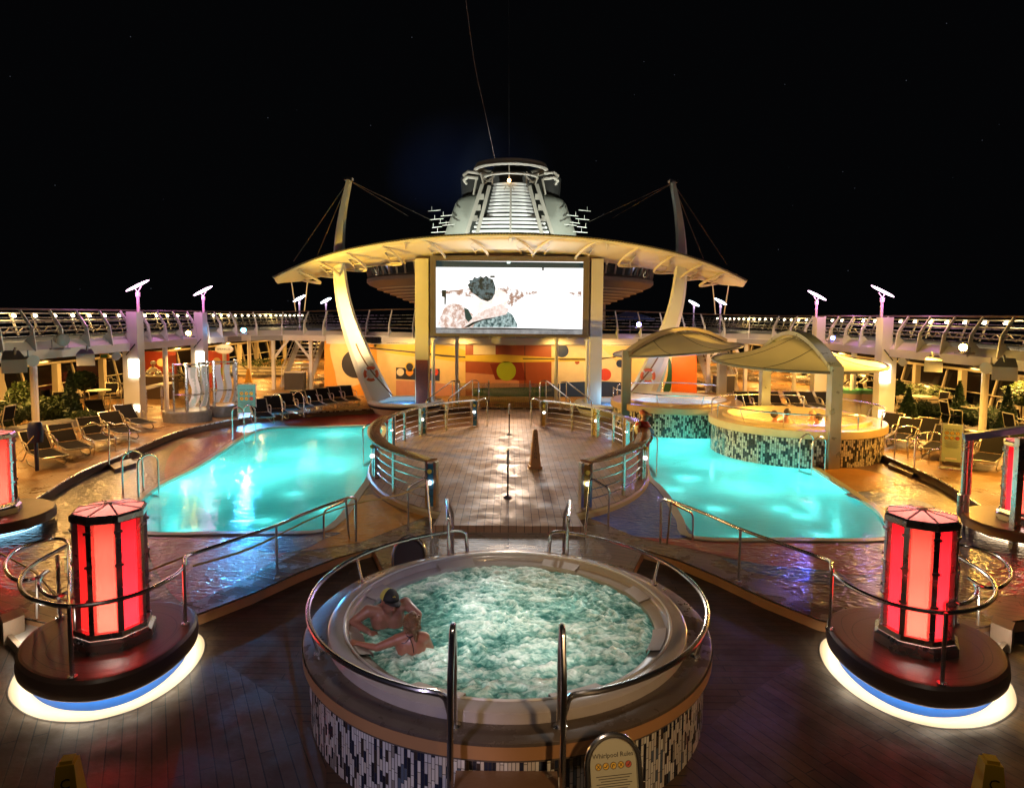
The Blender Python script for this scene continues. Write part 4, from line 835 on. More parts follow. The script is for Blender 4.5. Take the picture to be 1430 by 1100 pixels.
for i,p in enumerate(EDGE):
    q,nn,tg=at(cum[i]+1e-6); L2.append(p+nn*.4+Vector((0,0,4.26+.3*max(0,1-abs(p.x)/12.5))))
mb.tube(L2,.035,6); obj('top_rail',mb,pm('rail_wood_dark',(.08,.05,.035),.4),rl)
# outer windscreens
for s in(1,-1):
    side='left' if s==1 else 'right'; X=-19.6*s
    t=thing('window_wall','long wall of leaning dark windows along the '+side+' side','window wall',(X,30,ZD))
    mb=MB(); mb.bar((X,4,.9),(X,74,.9),.02,1.1,(0,0,1)); mb.f=mb.f; 
    mb=MB(); mb.quad((X+.3*s,4,ZD),(X+.3*s,74,ZD),(X-.2*s,74,2.9),(X-.2*s,4,2.9)); 
    mb.quad((X+.29*s-.02*s,74,ZD),(X+.29*s-.02*s,4,ZD),(X-.22*s,4,2.9),(X-.22*s,74,2.9)); obj('glazing',mb,pm('night_glass',(.004,.005,.008),.06),t,smooth=False)
    y=12; k=0
    while y<58 and k<95:
        mb=MB(); mb.bar((X+.36*s,y,ZD),(X-.05*s,y,2.05),.12,.1,(0,1,0)) if k%3 else mb.bar((X+.75*s,y,ZD),(X+.75*s,y,2.05),.24,.24,(0,1,0)); obj('column' if k%3==0 else 'mullion',mb,CREAM,t,smooth=False); y+=1.05; k+=1
    for z,r_ in((2.05,.06),(1.15,.025),(.6,.03)):
        mb=MB(); mb.tube([(X+.36*s if z<2 else X+.4*s,4,z),(X+.36*s if z<2 else X+.4*s,74,z)],r_,6); obj('rail',mb,CREAM,t)
    y=10;k=0
    while y<60 and k<40:
        mb=MB(); mb.box((X+.05*s,y,2.0),(.06,.5,.035)) if False else mb.ball((X+.25*s,y,2.3),(.07,.12,.03),8); 
        y+=4; k+=1
    t=thing('outer_windscreen','upper windscreen with a row of small lamps along the '+side+' side','windscreen',(X,30,3.1))
    y=14;k=0
    while y<66 and k<95:
        mb=MB(); mb.bar((X+.9*s,y,3.3),(X+.6*s,y,4.12),.06,.06,(0,1,0)); obj('post',mb,CREAM,t,smooth=False); y+=1.15;k+=1
    for z,r_,x_ in((4.13,.03,.6),(3.85,.035,.7),(3.6,.03,.8),(3.42,.04,.85)):
        mb=MB(); mb.tube([(X+x_*s,6,z),(X+x_*s,72,z)],r_,5); obj('rail',mb,CREAM,t)
    mb=MB(); y=12
    zz=[]
    while y<66: zz+= [Vector((X+1.0*s,y,3.36)),Vector((X+1.0*s,y+.35,3.6))]; y+=.7
    mb.tube(zz,.03,4); obj('bracing',mb,pm('bracing_gold',(.4,.3,.16),.5),t)
    y=15.3;k=0
    while y<62 and k<48:
        mb=MB(); mb.ball((X+.62*s,y,4.02),(.08,.14,.045),8); obj('lamp',mb,em('small_lamp',(1,.86,.62),30),t); y+=1.15;k+=1

for s in(1,-1):
    for y in(17,21,25,30,36,44,53): lamp('POINT',(-18.6*s,y,4.3),75,(1,.7,.3),.12)
# ---------------------------------------------------------------- screen
YS=28.0
t=thing('video_screen','huge lit video screen in a grey frame showing a dark haired head from behind','screen',(0,YS,3.3))
def SQ(mb,pts,dy): mb.add([A(x,y,YS-dy) for x,y in pts],[tuple(range(len(pts)))[::-1]]); return mb
a,b_=A(601,358,YS),A(823,471,YS); x0,x1,z1,z0=a.x,A(823,364,YS).x,A(711,358,YS).z,A(711,470,YS).z
i0,i1,iz1,iz0=A(609,400,YS).x,A(814,400,YS).x,A(711,365,YS).z,A(711,466,YS).z
mb=MB()
mb.box(((x0+i0)/2,YS+.2,(z0+z1)/2),(i0-x0,.7,z1-z0)); mb.box(((x1+i1)/2,YS+.2,(z0+z1)/2),(x1-i1,.7,z1-z0))
mb.box(((i0+i1)/2,YS+.2,(z1+iz1)/2),(i1-i0,.7,z1-iz1)); mb.box(((i0+i1)/2,YS+.2,(z0+iz0)/2),(i1-i0,.7,iz0-z0)); mb.box(((i0+i1)/2,YS+.3,(z0+z1)/2),(i1-i0,.4,z1-z0-.1))
obj('frame',mb,pm('screen_frame',(.16,.13,.12),.45,.3),t,smooth=False)
def scr(nm,col,s,noise_=0,col2=None,sc=20):
    if nm in MC: return MC[nm]
    m=em(nm,col,s)
    if noise_:
        n=m.node_tree.nodes;l=m.node_tree.links;b=n['Principled BSDF']; tc=n.new('ShaderNodeTexCoord'); no=n.new('ShaderNodeTexNoise'); no.inputs['Scale'].default_value=sc; no.inputs['Detail'].default_value=6; no.inputs['Roughness'].default_value=.7; l.new(tc.outputs['Object'],no.inputs[0])
        rp=n.new('ShaderNodeValToRGB'); e=rp.color_ramp.elements; e[0].position=.5-noise_; e[0].color=rgb(col); e[1].position=.5+noise_; e[1].color=rgb(col2); l.new(no.outputs[0],rp.inputs[0]); l.new(rp.outputs[0],b.inputs['Emission Color'])
    return m
mb=MB(); mb.quad((i0,YS-.002,iz0),(i1,YS-.002,iz0),(i1,YS-.002,iz1),(i0,YS-.002,iz1)); pic=obj('display',mb,scr('scr_white',(1,1,1),1.5),t,smooth=False)
def sp(nm,mat,pts,dy,sm=False):
    q=[A(x,y,YS-.003*dy-.002) for x,y in pts]; q=cr(q,4,True) if sm else q
    tri=tessellate_polygon([[Vector((p.x,p.z,0)) for p in q]]); mb=MB()
    tri=[t_ if (Vector((q[t_[1]].x-q[t_[0]].x,q[t_[1]].z-q[t_[0]].z,0)).cross(Vector((q[t_[2]].x-q[t_[0]].x,q[t_[2]].z-q[t_[0]].z,0)))).z>0 else (t_[0],t_[2],t_[1]) for t_ in tri]
    mb.add([Vector((min(max(p.x,i0),i1),p.y,min(max(p.z,iz0),iz1))) for p in q],tri); obj(nm,mb,mat,pic,smooth=False)
BK=scr('scr_black',(.004,.01,.012),1); 
sp('picture_band',scr('scr_teal',(.01,.03,.035),1),[(608,364),(816,367),(816,374.5),(608,373)],1)
sp('picture_band',scr('scr_grey',(.16,.16,.17),1,.2,(.4,.4,.4),3),[(608,458),(816,460),(816,469),(608,469)],1)
sp('picture_band',BK,[(608,457.5),(700,457.5),(816,460),(816,461),(608,459)],2)
RK=scr('scr_rock',(.35,.2,.15),1.2,.05,(1,1,1),4.5)
sp('picture_hills',RK,[(610,407),(640,405),(655,402),(695,403),(708,400),(716,403),(735,407),(762,406),(757,409),(735,412),(725,418),(715,428),(708,425),(690,420),(640,412),(610,409)],2)
sp('picture_hills',RK,[(792,408),(812,407),(812,415),(800,412)],2)
SKN=scr('scr_skin',(1,.72,.6),1.3,.16,(1,.95,.92),3); HAIR=scr('scr_hair',(.002,.012,.016),1,.05,(.1,.16,.18),5.5)
sp('picture_rider',scr('scr_tan',(.55,.33,.26),1.1,.08,(1,.92,.88),5),[(617,457),(612,450),(616,440),(621,430),(630,424),(645,426),(655,434),(662,442),(660,457)],3,True)
sp('picture_shadow',scr('scr_teal2',(.01,.05,.05),1),[(648,430),(654,432),(660,445),(656,452),(650,445)],4)
sp('picture_neck',SKN,[(664,404),(662,412),(664,425),(668,440),(690,430),(694,422),(690,412)],4)
sp('picture_face',SKN,[(690,406),(697,404),(706,408),(710,418),(706,428),(694,426)],4)
sp('picture_hair',HAIR,[(655,402),(653,398),(656,395),(655,391),(660,391),(662,387),(667,388.5),(671,385.5),(675,388),(679,385),(683,388.5),(688,390),(690,395),(692,402),(691,410),(687,418),(681,421),(672,418),(664,412),(658,408)],5)
sp('picture_jacket',scr('scr_teal3',(.02,.07,.08),1,.07,(.45,.6,.6),6),[(660,457),(664,450),(690,440),(708,434),(716,440),(722,452),(723,457)],5)
sp('picture_collar',scr('scr_beige',(.75,.55,.48),1.1,.12,(1,.9,.85),6),[(646,457),(656,448),(668,437),(690,428),(700,424),(711,432),(707,439),(690,443),(672,447),(660,454),(655,457)],6)
sp('picture_lines',BK,[(648,457),(660,450),(675,445.5),(690,443),(690,444),(674,447.5),(662,452.5),(655,457)],7)
for q in([(617,405),(623,405),(623,414),(622.5,425),(620.5,425),(620.5,415),(617,414)],[(757,374),(759.5,374),(759.5,378),(757,378)],[(684.5,385),(691,385),(691,387.6),(684.5,387.6)],[(655,404),(656,404),(656,405),(655,405)]): sp('picture_marks',BK,q,3)
sp('picture_marks',scr('scr_w2',(.8,1,.95),2),[(708,363.5),(712.5,363.5),(712.5,368),(708,368)],8)
lamp('AREA',(0,YS-.3,4.9),110,(1,.97,.95),5,target=(0,10,3.5))
# pillars beside the screen
PY=28.3
def pillar(lab,xc,w,ztop,col,d=.5,nm='pillar',y=PY,z0=ZD):
    t=thing(nm,lab,nm,(xc,y,z0)); mb=MB(); mb.box((xc,y,(z0+ztop)/2),(w,d,ztop-z0)); mb.box((xc,y-.02,z0+.06),(w+.12,d+.1,.12)); obj('shaft',mb,col,t,smooth=False); return t
pl=pillar('wide yellow lit pillar left of the screen with a red mosaic foot',A(590,450,PY).x,.56,A(590,362,PY).z,CREAM)
mb=MB(); xc=A(590,450,PY).x; mb.box((xc,PY-.29,1.35),(.5,.05,1.9)); obj('mosaic_foot',mb,pm('foot_mosaic',(.22,.05,.03),.4,0,.5,20,bump=.4),pl,smooth=False)
pr=pillar('wide blue lit pillar right of the screen',A(832,450,PY).x,.5,A(832,362,PY).z,WHITE)
for x,l_ in((605,'thin white pole beside the yellow pillar'),(638,'thin white pole left of the mural doors'),(777,'thin white pole right of the mural doors'),(820,'thin white pole beside the blue pillar')):
    p=A(x,500,29.0 if x in(638,777) else 27.6); t=thing('pole',l_,'pole',(p.x,p.y,ZD)); mb=MB(); mb.tube([(p.x,p.y,ZD),(p.x,p.y,3.25)],.075,10); obj('shaft',mb,WHITE,t); mb=MB(); mb.box((p.x,p.y,3.2),(.22,.22,.06)); obj('cap',mb,WHITE,t)
# ---------------------------------------------------------------- swept roof with two curved masts
rf=thing('roof_canopy','broad boomerang shaped roof over the screen, lit yellow from below','canopy',(0,28,7))
YN,YF=25.6,29.6
def yn(x): return 0
topn=[(383,388),(410,375),(440,363),(480,351),(530,341),(590,333),(650,329),(711,328)]
farb=[(390,393),(420,391),(447,385),(480,377),(530,369),(590,362),(650,359.5),(711,358.5)]
near=[];far=[]
for i,((x,y),(x2,y2)) in enumerate(zip(topn,farb)):
    u=i/7; yn_=27.0-1.2*u; yf_=27.2+2.4*math.sin(u*PI/2); near.append(A(x,y+0,yn_)); far.append(A(x2,y2,yf_))
near[-1].x=0;far[-1].x=0
near=near+mir(near[:-1][::-1],-1); far=far+mir(far[:-1][::-1],-1)
near=cr(near,5);far=cr(far,5); n_=len(near)
mb=MB(); vs=[]
for a,b_ in zip(near,far):
    for k in range(7): 
        v=k/6; p=a.lerp(b_,v); p.z-=.12*math.sin(PI*v); vs.append(p)
mb.add(vs,[(i*7+k,i*7+k+1,(i+1)*7+k+1,(i+1)*7+k) for i in range(n_-1) for k in range(6)])
o=obj('roof_skin',mb,pm('roof_cream',(.66,.55,.4),.5,0,.08,1.5),rf); so=o.modifiers.new('s','SOLIDIFY'); so.thickness=.08; so.offset=0
mb=MB(); mb.tube(near,.075,8); obj('front_edge',mb,CREAM,rf); mb=MB(); mb.tube(far,.06,8); obj('rear_edge',mb,CREAM,rf)
mb=MB()
for i in range(0,n_-1):
    a,b_=near[i],near[i+1]
    for f in(0,.33,.66):
        p=a.lerp(b_,f); mb.box(p+Vector((0,-.06,.03)),(.1,.06,.05))
obj('edge_bolts',mb,pm('edge_dark',(.1,.09,.08),.4),rf)
for i in list(range(5,n_-3,5)):
    a,b_=near[i],far[i]; d=b_-a; mb=MB(); L2=[]
    dn=Vector((0,0,-1))
    sx_=Vector((.9 if i<n_/2 else -.9,0,0)); outer_=cr([a,a+d*.25+dn*.2+sx_*.7,a+d*.6+dn*.3+sx_,b_],5); mb.tube(outer_,.05,6); inner=cr([a+d*.12,a+d*.4+dn*.16+sx_*.35,a+d*.7+dn*.2+sx_*.5,b_],5); mb.tube(inner,.03,6)
    for k in(3,6,9,12): mb.tube([outer_[k],inner[k]],.025,5)
    obj('rib',mb,pm('rib_cream',(.62,.52,.38),.45),rf)
for u in(.0,-.33,.33):
    i=int((n_-1)*(u+1)/2) ; mb=MB(); mb.tube([near[i]+Vector((0,0,-.08)),far[i]+Vector((0,0,-.1))],.05,6); obj('purlin',mb,pm('rib_cream',(.62,.52,.38),.45),rf)
for s in(1,-1):
    side='left' if s==1 else 'right'
    t=thing('mast','tall curved white mast '+side+' of the screen, piercing the roof','mast',mir([A(533,560,28.0)],s)[0],0,'curved masts')
    cl=[(487,252,6),(479,290,9),(474,330,12),(473,370,16),(477,410,19),(485,445,22),(497,480,26),(511,515,30),(531,560,36)]
    P=[];W=[]
    for x,y,w_ in cl: P.append(A(x,y,27.6)); W.append(w_*27.6/935)
    P=cr(P,5); W=[w_ for i in range(len(cl)-1) for w_ in [W[i]+(W[i+1]-W[i])*k/5 for k in range(5)]]+[W[-1]]
    vs=[];n2=len(P)
    for i,p in enumerate(P):
        tg=(P[min(i+1,n2-1)]-P[max(0,i-1)]).normalized(); nn=Vector((tg.z,0,-tg.x)); nn=nn if nn.x>0 else -nn
        w_=W[i]/2; 
        for a,b_ in((-1,-.0),(-.45,-.22),(1,-.22),(1,.22),(-.45,.22)): q=p+nn*a*w_+Vector((0,b_*1,0)); vs.append(Vector((q.x*s,q.y,q.z)))
    fs=[(i*5+k,i*5+(k+1)%5,(i+1)*5+(k+1)%5,(i+1)*5+k) for i in range(n2-1) for k in range(5)]+[(0,1,2,3,4),tuple((n2-1)*5+k for k in range(5))]
    if s==-1: fs=[f[::-1] for f in fs]
    mb=MB(); mb.add(vs,fs); obj('curved_beam',mb,WHITE,t,smooth=True,ang=25)
    tp=P[0]; mb=MB(); mb.box(mir([tp],s)[0]+Vector((0,0,.05)),(.34,.3,.1)); obj('cap',mb,STEEL,t)
    mb=MB(); q=[A(497,480,27.3),A(505,497,27.3),A(520,520,27.2),A(548,552,27.0)]; mb.tube(mir(cr(q,4),s),.03,6); obj('safety_line',mb,pm('rope_brown',(.2,.1,.06),.6),t)
    for (x,y,yy),lab in zip(((410,365,27.0),(443,357,27.0),(603,308,50),(570,302,48)),('outer','inner','upper funnel side','lower funnel side')):
        q=A(x,y,yy); tt=thing('stay_cable',lab+' stay cable from the top of the '+side+' mast','cable',mir([tp],s)[0],0,'stay cables'); mb=MB(); mb.tube(mir([tp,q],s),.018,5); obj('cable',mb,pm('cable_gold',(.35,.24,.14),.4,.4),tt)
    for (x,y),(x2,y2),l_ in(((407,393),(413,432),'outer'),((430,388),(425,432),'inner')):
        tt=thing('tie_rod',l_+' thin tie rod hanging below the '+side+' end of the roof','rod',mir([A(x2,y2,28)],s)[0],0,'tie rods'); mb=MB(); mb.tube(mir([A(x,y,28),A(x2,y2+2,30)],s),.025,5); obj('rod',mb,CREAM,tt)
    # life ring
    g=mir([A(518,522,27.2)],s)[0]; tt=thing('life_ring','orange and white life ring hanging on the '+side+' mast','life ring',g,0,'life rings on the masts'); mb=MB(); mb.tube([g+Vector((.25*math.cos(a),0,.25*math.sin(a))) for a in [2*PI*k/24 for k in range(24)]],.065,8,True); obj('ring',mb,pm('ring_orange',(.6,.1,.02),.5),tt)
    for k in range(4):
        mb=MB(); mb.tube([g+Vector((.25*math.cos(a),0,.25*math.sin(a))) for a in [PI/4+PI/2*k+d_ for d_ in(-.15,0,.15)]],.069,8); obj('band',mb,WHITE,tt)
# ---------------------------------------------------------------- saucer lounge and funnel
t=thing('saucer_lounge','round saucer shaped lounge with ribbed underside behind the screen','lounge',(0,44,3)); c=Vector((0,44,0))
zz=lambda y:A(711,y,35.5).z
mb=MB(); mb.lathe([(6.2,3.4),(6.2,4.9),(9.0,6.0),(9.15,6.15),(9.15,6.35),(8.9,6.5)],c,96); obj('hull',mb,pm('saucer_white',(.2,.16,.14),.5),t)
for k in range(6):
    mb=MB(); r_=6.5+.4*k; z_=4.98+.155*k; mb.tube([c+Vector((r_*math.cos(a),r_*math.sin(a),z_)) for a in [2*PI*i/72 for i in range(72)]],.035,5,True); obj('hull_ring',mb,CREAM,t)
mb=MB(); mb.lathe([(8.9,6.5),(9.1,7.0),(8.4,7.2),(0,7.4)],c,96); obj('window_band',mb,pm('saucer_glass',(.03,.035,.04),.15),t)
for k in range(40):
    a=PI+PI*k/39; p=c+Vector((9.05*math.cos(a),9.05*math.sin(a),6.45)); mb=MB(); mb.bar(p,p+Vector((.12*math.cos(a),.12*math.sin(a),.6)),.1,.08); obj('mullion',mb,pm('saucer_white',(.2,.16,.14),.5),t,smooth=False)
FU=pm('funnel_paint',(.3,.32,.28),.5,0,.1,.6); SLW=pm('louver_white',(.75,.76,.74),.4)
fu=thing('funnel','ship funnel with white louvred front, ring platform and antennas, floodlit','funnel',(0,56,6)); fc=Vector((0,58,0)); YY=55
sc_=YY/935
def fz_(y): return A(711,y,YY).z
mb=MB(); mb.lathe([(5.6,fz_(338)),(5.45,fz_(324)),(4.95,fz_(300)),(4.6,fz_(282)),(4.3,fz_(275)),(3.6,fz_(270)),(0,fz_(268))],(0,56.3,0),96,sx=1,sy=.42)
obj('body',mb,FU,fu)
ys=[262,266.5,270.5,275,279.5,284,289,294,298.5,304,309.5,314.5,320,326]
for y in ys:
    rx=(24.5+(y-262)*.24)*sc_
    if y>308: rx=(47+(y-308)*.45)*sc_
    z=fz_(y); mb=MB(); mb.lathe([(1,z-.09),(1.02,z+.0),(1,z+.1),(.96,z+.1),(.96,z-.09)],(0,54.2,0),40,PI*1.0,PI*2,sx=rx,sy=.8 ); obj('louver',mb,SLW,fu)
mb=MB(); mb.add([(-2.4,53.9,fz_(262)),(2.4,53.9,fz_(262)),(3.3,53.9,fz_(330)),(-3.3,53.9,fz_(330))],[(0,1,2,3)][::-1]); obj('louver_back',mb,pm('louver_dark',(.02,.025,.02),.6),fu,smooth=False)
mb=MB()
for s in(1,-1):
    mb.bar(A(711.5-s*28,260,53.6),A(711.5-s*46,330,53.2),.26,.3,(0,1,0)); mb.bar(A(711.5-s*38,258,53.6),A(711.5-s*61,330,53.2),.26,.3,(0,1,0))
    for y in(275,290,305): mb.box(A(711.5-s*(35+(y-258)*.3),y,53.5),(.5,.25,.42))
mb.tube([A(711,262,53.2),A(711,228,53.2)],.06,6); mb.tube([A(704,265,53.2),A(711,253,53.2),A(718,265,53.2)],.06,5); mb.tube([(0,53,fz_(330)),(0,53.3,fz_(262))],.08,5); obj('frame',mb,pm('funnel_frame',(.42,.4,.34),.45),fu,smooth=False)
mb=MB(); 
for y,rr,th in((234,46,.14),(239,48,.17),(250,36,.1)): mb.tube([fc+Vector((rr*sc_*math.cos(a),-3.6+rr*sc_*.9*math.sin(a),fz_(y+1))) for a in [2*PI*i/60 for i in range(60)]],th,6,True)
for s in(1,-1):
    for y in(246,253): mb.tube([(-s*2.6,54,fz_(y)),(-s*3.4,54,fz_(y-2)),(-s*3.75,54.4,fz_(y+1)),(-s*3.6,55.2,fz_(y+3))],.13,6)
    mb.tube([A(711.5-s*33,268,54),A(711.5-s*40,242,54)],.09,5); mb.tube([A(711.5-s*24,262,54),A(711.5-s*24,240,54)],.07,5); mb.tube([A(711.5-s*50,272,54),A(711.5-s*46,250,54)],.09,5); mb.tube([A(711.5-s*34,256,54),A(711.5-s*22,246,54)],.07,5)
obj('ring_platform',mb,pm('ring_paint',(.6,.57,.5),.4),fu)
mb=MB(); mb.lathe([(1.6,fz_(262)),(1.9,fz_(240)),(1.3,fz_(227)),(0,fz_(226))],(0,56.5,0),32); mb.lathe([(1.2,fz_(272)),(1.3,fz_(243)),(.9,fz_(238)),(0,fz_(238))],(-2.9,57,0),24); mb.lathe([(1.2,fz_(272)),(1.3,fz_(243)),(.9,fz_(238)),(0,fz_(238))],(2.9,57,0),24); obj('exhaust_pipe',mb,pm('exhaust_black',(.03,.03,.03),.6),fu)
for s in(1,-1):
    for x,y in((108,302),(100,307),(110,313),(96,297),(92,310),(104,320),(112,290)):
        mb=MB(); p=A(711.5-s*x,y,54.5); p=A(711.5-s*(x-7),y+4,54.6); mb.bar(p+Vector((s*.5,0,.03)),p+Vector((-s*(.3+.1*(x%5)),0,-.06)),.06,.05); mb.tube([p+Vector((-s*.2,0,0)),p+Vector((-s*.2,0,.3))],.02,4); obj('antenna',mb,SLW,fu,smooth=False)
mb=MB(); mb.ball(A(711,252,53),.14,8); obj('lamp',mb,em('mast_lamp',(1,.6,.25),20),fu)
t=thing('wire','long slack aerial wire rising from the funnel out of the top of the photo','wire',A(692,225,54)); mb=MB(); mb.tube(cr([A(692,226,54),A(678,160,50),A(663,90,46),A(648,-20,40)],8),.022,4); obj('strand',mb,pm('wire_grey',(.3,.24,.24),.5),t)
t=thing('wire','faint vertical aerial wire above the funnel','wire',A(711,225,54)); mb=MB(); mb.tube([A(711,228,53.5),A(710.5,-20,53.5)],.012,4); obj('strand',mb,pm('wire_dim',(.12,.12,.12),.5),t)
for x,y,pw in((-3.2,51,1100),(3.2,51,1100),(0,50.5,1300)): lamp('SPOT',(x,y,7.6),pw,(.95,1,.92),.15,target=(x*.4,55,14),angle=75)
for s in(1,-1): lamp('SPOT',(-8.5*s,50,7.5),4200,(.95,1,.85),.2,target=(-4.3*s,54.5,11.0),angle=50)
# thin exhaust haze above the funnel lit blue
mb=MB(); mb.ball(A(648,232,62),(8.5,3,5.5),24); m=bpy.data.materials.new('smoke'); m.use_nodes=True; n=m.node_tree.nodes; l=m.node_tree.links; n.remove(n['Principled BSDF']); pv=n.new('ShaderNodeVolumePrincipled'); pv.inputs['Color'].default_value=(.5,.65,1,1)
tc=n.new('ShaderNodeTexCoord'); gr=n.new('ShaderNodeTexGradient'); gr.gradient_type='SPHERICAL'; mp=n.new('ShaderNodeMapping'); cc=A(648,232,62); mp.vector_type='TEXTURE'; mp.inputs['Location'].default_value=cc; mp.inputs['Scale'].default_value=(8.5,3,5.5); l.new(tc.outputs['Object'],mp.inputs[0]); l.new(mp.outputs[0],gr.inputs[0])
ma=n.new('ShaderNodeMath'); ma.operation='MULTIPLY'; ma.inputs[1].default_value=.03; l.new(gr.outputs['Fac'],ma.inputs[0]); l.new(ma.outputs[0],pv.inputs['Density']); l.new(pv.outputs[0],n['Material Output'].inputs['Volume'])
sm=obj('smoke',mb,m); tag(sm,'faint blue exhaust smoke drifting left above the funnel','smoke',kind='stuff')
lamp('SPOT',(-14,62,4),4500,(.2,.4,1),.3,target=cc,angle=55)
# ---------------------------------------------------------------- pillars with lanterns and pole lamps
GL=em('pole_lamp_glow',(1,.62,.86),9); LAN=em('lantern_glow',(1,.86,.6),7)
ords={0:'near',1:'second'}
for s in(1,-1):
    side='left' if s==1 else 'right'
    for k,y in enumerate((23.5,28.5)):
        x=-13.1*s; t=thing('pillar','broad white pillar with glowing lantern, '+('nearer' if k==0 else 'farther')+' of the '+side+' walkway','pillar',(x,y,ZD),0,'pillars of the upper walkway')
        x-=.12*s; mb=MB(); mb.bar((x,y,ZD),(x,y,2.85),.56,.4,(0,1,0),.56,.4); mb.bar((x+.09*s,y-.01,2.6),(x+.09*s,y-.01,4.22),.36,.44,(0,1,0)); obj('shaft',mb,WHITE,t,smooth=False)
        mb=MB(); mb.bar((x+.2*s,y-.25,3.1),(x-.12*s,y-.25,2.72),.03,.03); obj('joint_line',mb,BLACK,t,smooth=False)
        ln=None; mb=MB(); mb.box((x+.12*s,y-.23,2.25),(.34,.1,.62)); ln=obj('lantern',mb,LAN,t,smooth=False)
        mb=MB(); 
        for q in range(8): mb.box((x+.12*s,y-.23,1.97+q*.08),(.4,.14,.018))
        obj('lantern_slats',mb,CREAM,ln,smooth=False)
        if k==0: mb=MB(); mb.box((x+.16*s,y-.21,.85),(.22,.04,.24)); obj('step_light',mb,em('step_glow',(1,.86,.62),5),t,smooth=False)
        lamp('AREA',(x+.1*s,y-.5,2.2),12,(1,.82,.55),.5,target=(x+.6*s,y-4,0),parent=t)
    for k,y in enumerate((23.5,28.5,41.5,47.5)):
        x=-13.0*s; t=thing('pole_lamp',['nearest','second','third','farthest'][k]+' saucer topped pole lamp glowing pink white on the '+side+' side' if k<2 else ['','','third','farthest'][k]+' saucer topped pole lamp glowing bluish on the '+side+' side','street lamp',(x,y,4.2),0,'saucer lamps on poles')
        z0=4.2 if k<2 else 3.1; mb=MB(); mb.tube([(x,y,z0),(x,y,4.85)],.05,8); mb.tube([(x,y,4.74),(x,y,4.9)],.075,8); mb.tube([(x,y,4.9),(x-.13,y,5.07)],.016,6); mb.tube([(x,y,4.9),(x+.13,y,5.1)],.016,6); obj('pole',mb,pm('lamp_pole_white',(.6,.42,.52),.4),t)
        M=Matrix.Rotation(-.42*s,3,'Y')@Matrix.Rotation(.32,3,'X'); mb=MB(); mb.ball((x,y,5.13),(.42,.42,.04),24,M); obj('saucer',mb,GL if k<2 else em('pole_lamp_blue',(.8,.85,1),8),t)
        lamp('POINT',(x+.2*s,y-.7,5.0),60 if k<2 else 25,(1,.3,.8) if k<2 else (.6,.6,1),.15,parent=t)
# thin columns below the walkways
for s in(1,-1):
    for k,(x,y) in enumerate(((-14.2,19.9),(-13.35,25.9),(-14.3,33.5),(-14.8,38))):
        t=thing('column',['slim white column nearest on the ','slim white column between the two lantern pillars on the ','slim column beyond the farther lantern pillar on the ','slim column before the staircase on the '][k]+('left' if s==1 else 'right'),'column',(x*s,y,ZD),0,'slim columns under the walkways'); mb=MB(); mb.tube([(x*s,y,ZD),(x*s,y,2.9)],.1,10); obj('shaft',mb,WHITE,t); mb=MB(); mb.lathe([(.17,0),(.17,.03),(.11,.05)],(x*s,y,ZD),12); obj('foot',mb,WHITE,t)
# ---------------------------------------------------------------- floodlights, speakers
def flood(lab,p,tgt,col,s_,pw,on=True,rad=.16,ang=80,beam=None):
    p=Vector(p); d=(Vector(tgt)-p).normalized(); t=thing('floodlight',lab,'floodlight',p,0,'floodlights along the walkways')
    mb=MB(); mb.tube([p-d*.38,p-d*.3,p-d*.05,p],[rad*.55,rad*.8,rad,rad*1.06],14); obj('housing',mb,BLACK if on else pm('flood_grey',(.2,.2,.21),.5),t)
    mb=MB(); side=d.cross(Vector((0,0,1))).normalized(); mb.tube([p-d*.2+side*rad*1.2,p-d*.2+side*rad*1.2-Vector((0,0,rad*1.5)),p-d*.2-side*rad*1.2-Vector((0,0,rad*1.5)),p-d*.2-side*rad*1.2],.02,5); mb.box(p-d*.2-Vector((0,0,rad*1.6)),(.4,.3,.05)); obj('bracket',mb,GREYP,t)
    mb=MB(); M=d.to_track_quat('Z','Y').to_matrix(); mb.ball(p,(rad*.95,rad*.95,.03),14,M); obj('lens',mb,em('lens_'+lab[:6].strip(),col,s_) if on else pm('lens_off',(.25,.25,.27),.1),t)
    if on: lamp('SPOT',p+d*.12,pw,col,.12,target=beam or tgt,angle=ang,blend=.8,parent=t)
    return t
flood('amber floodlight burning on the left walkway beam between the pillars',A(263,465,24.5),(3,0,3),(1,.62,.1),110,9000,True,.09,70,(10,19,2.5))
flood('cyan blue floodlight burning on the left walkway beyond the second pillar',A(340,461,31),(0,0,3),(.05,.45,1),160,2600,True,.11,38,(-5.5,20,0))
flood('violet floodlight burning on the walkway right of the screen',A(892,453,31.5),(0,5,2),(.4,.3,1),110,500,True,.1,50,(-1,20,1))
flood('deep blue floodlight burning on the right walkway beam',A(1163,472,26),(0,0,3),(.08,.12,1),120,1200,True,.08,40,(5,13,0))
flood('golden floodlight burning on the right walkway near the photo edge',A(1345,485,18.8),(0,6,3),(1,.58,.08),130,7000,True,.11,75,(-1,24,3.5))
flood('unlit grey drum floodlight on the left walkway near the photo edge',A(88,475,18.9),(4,8,1),(1,1,1),0,0,False,.17)
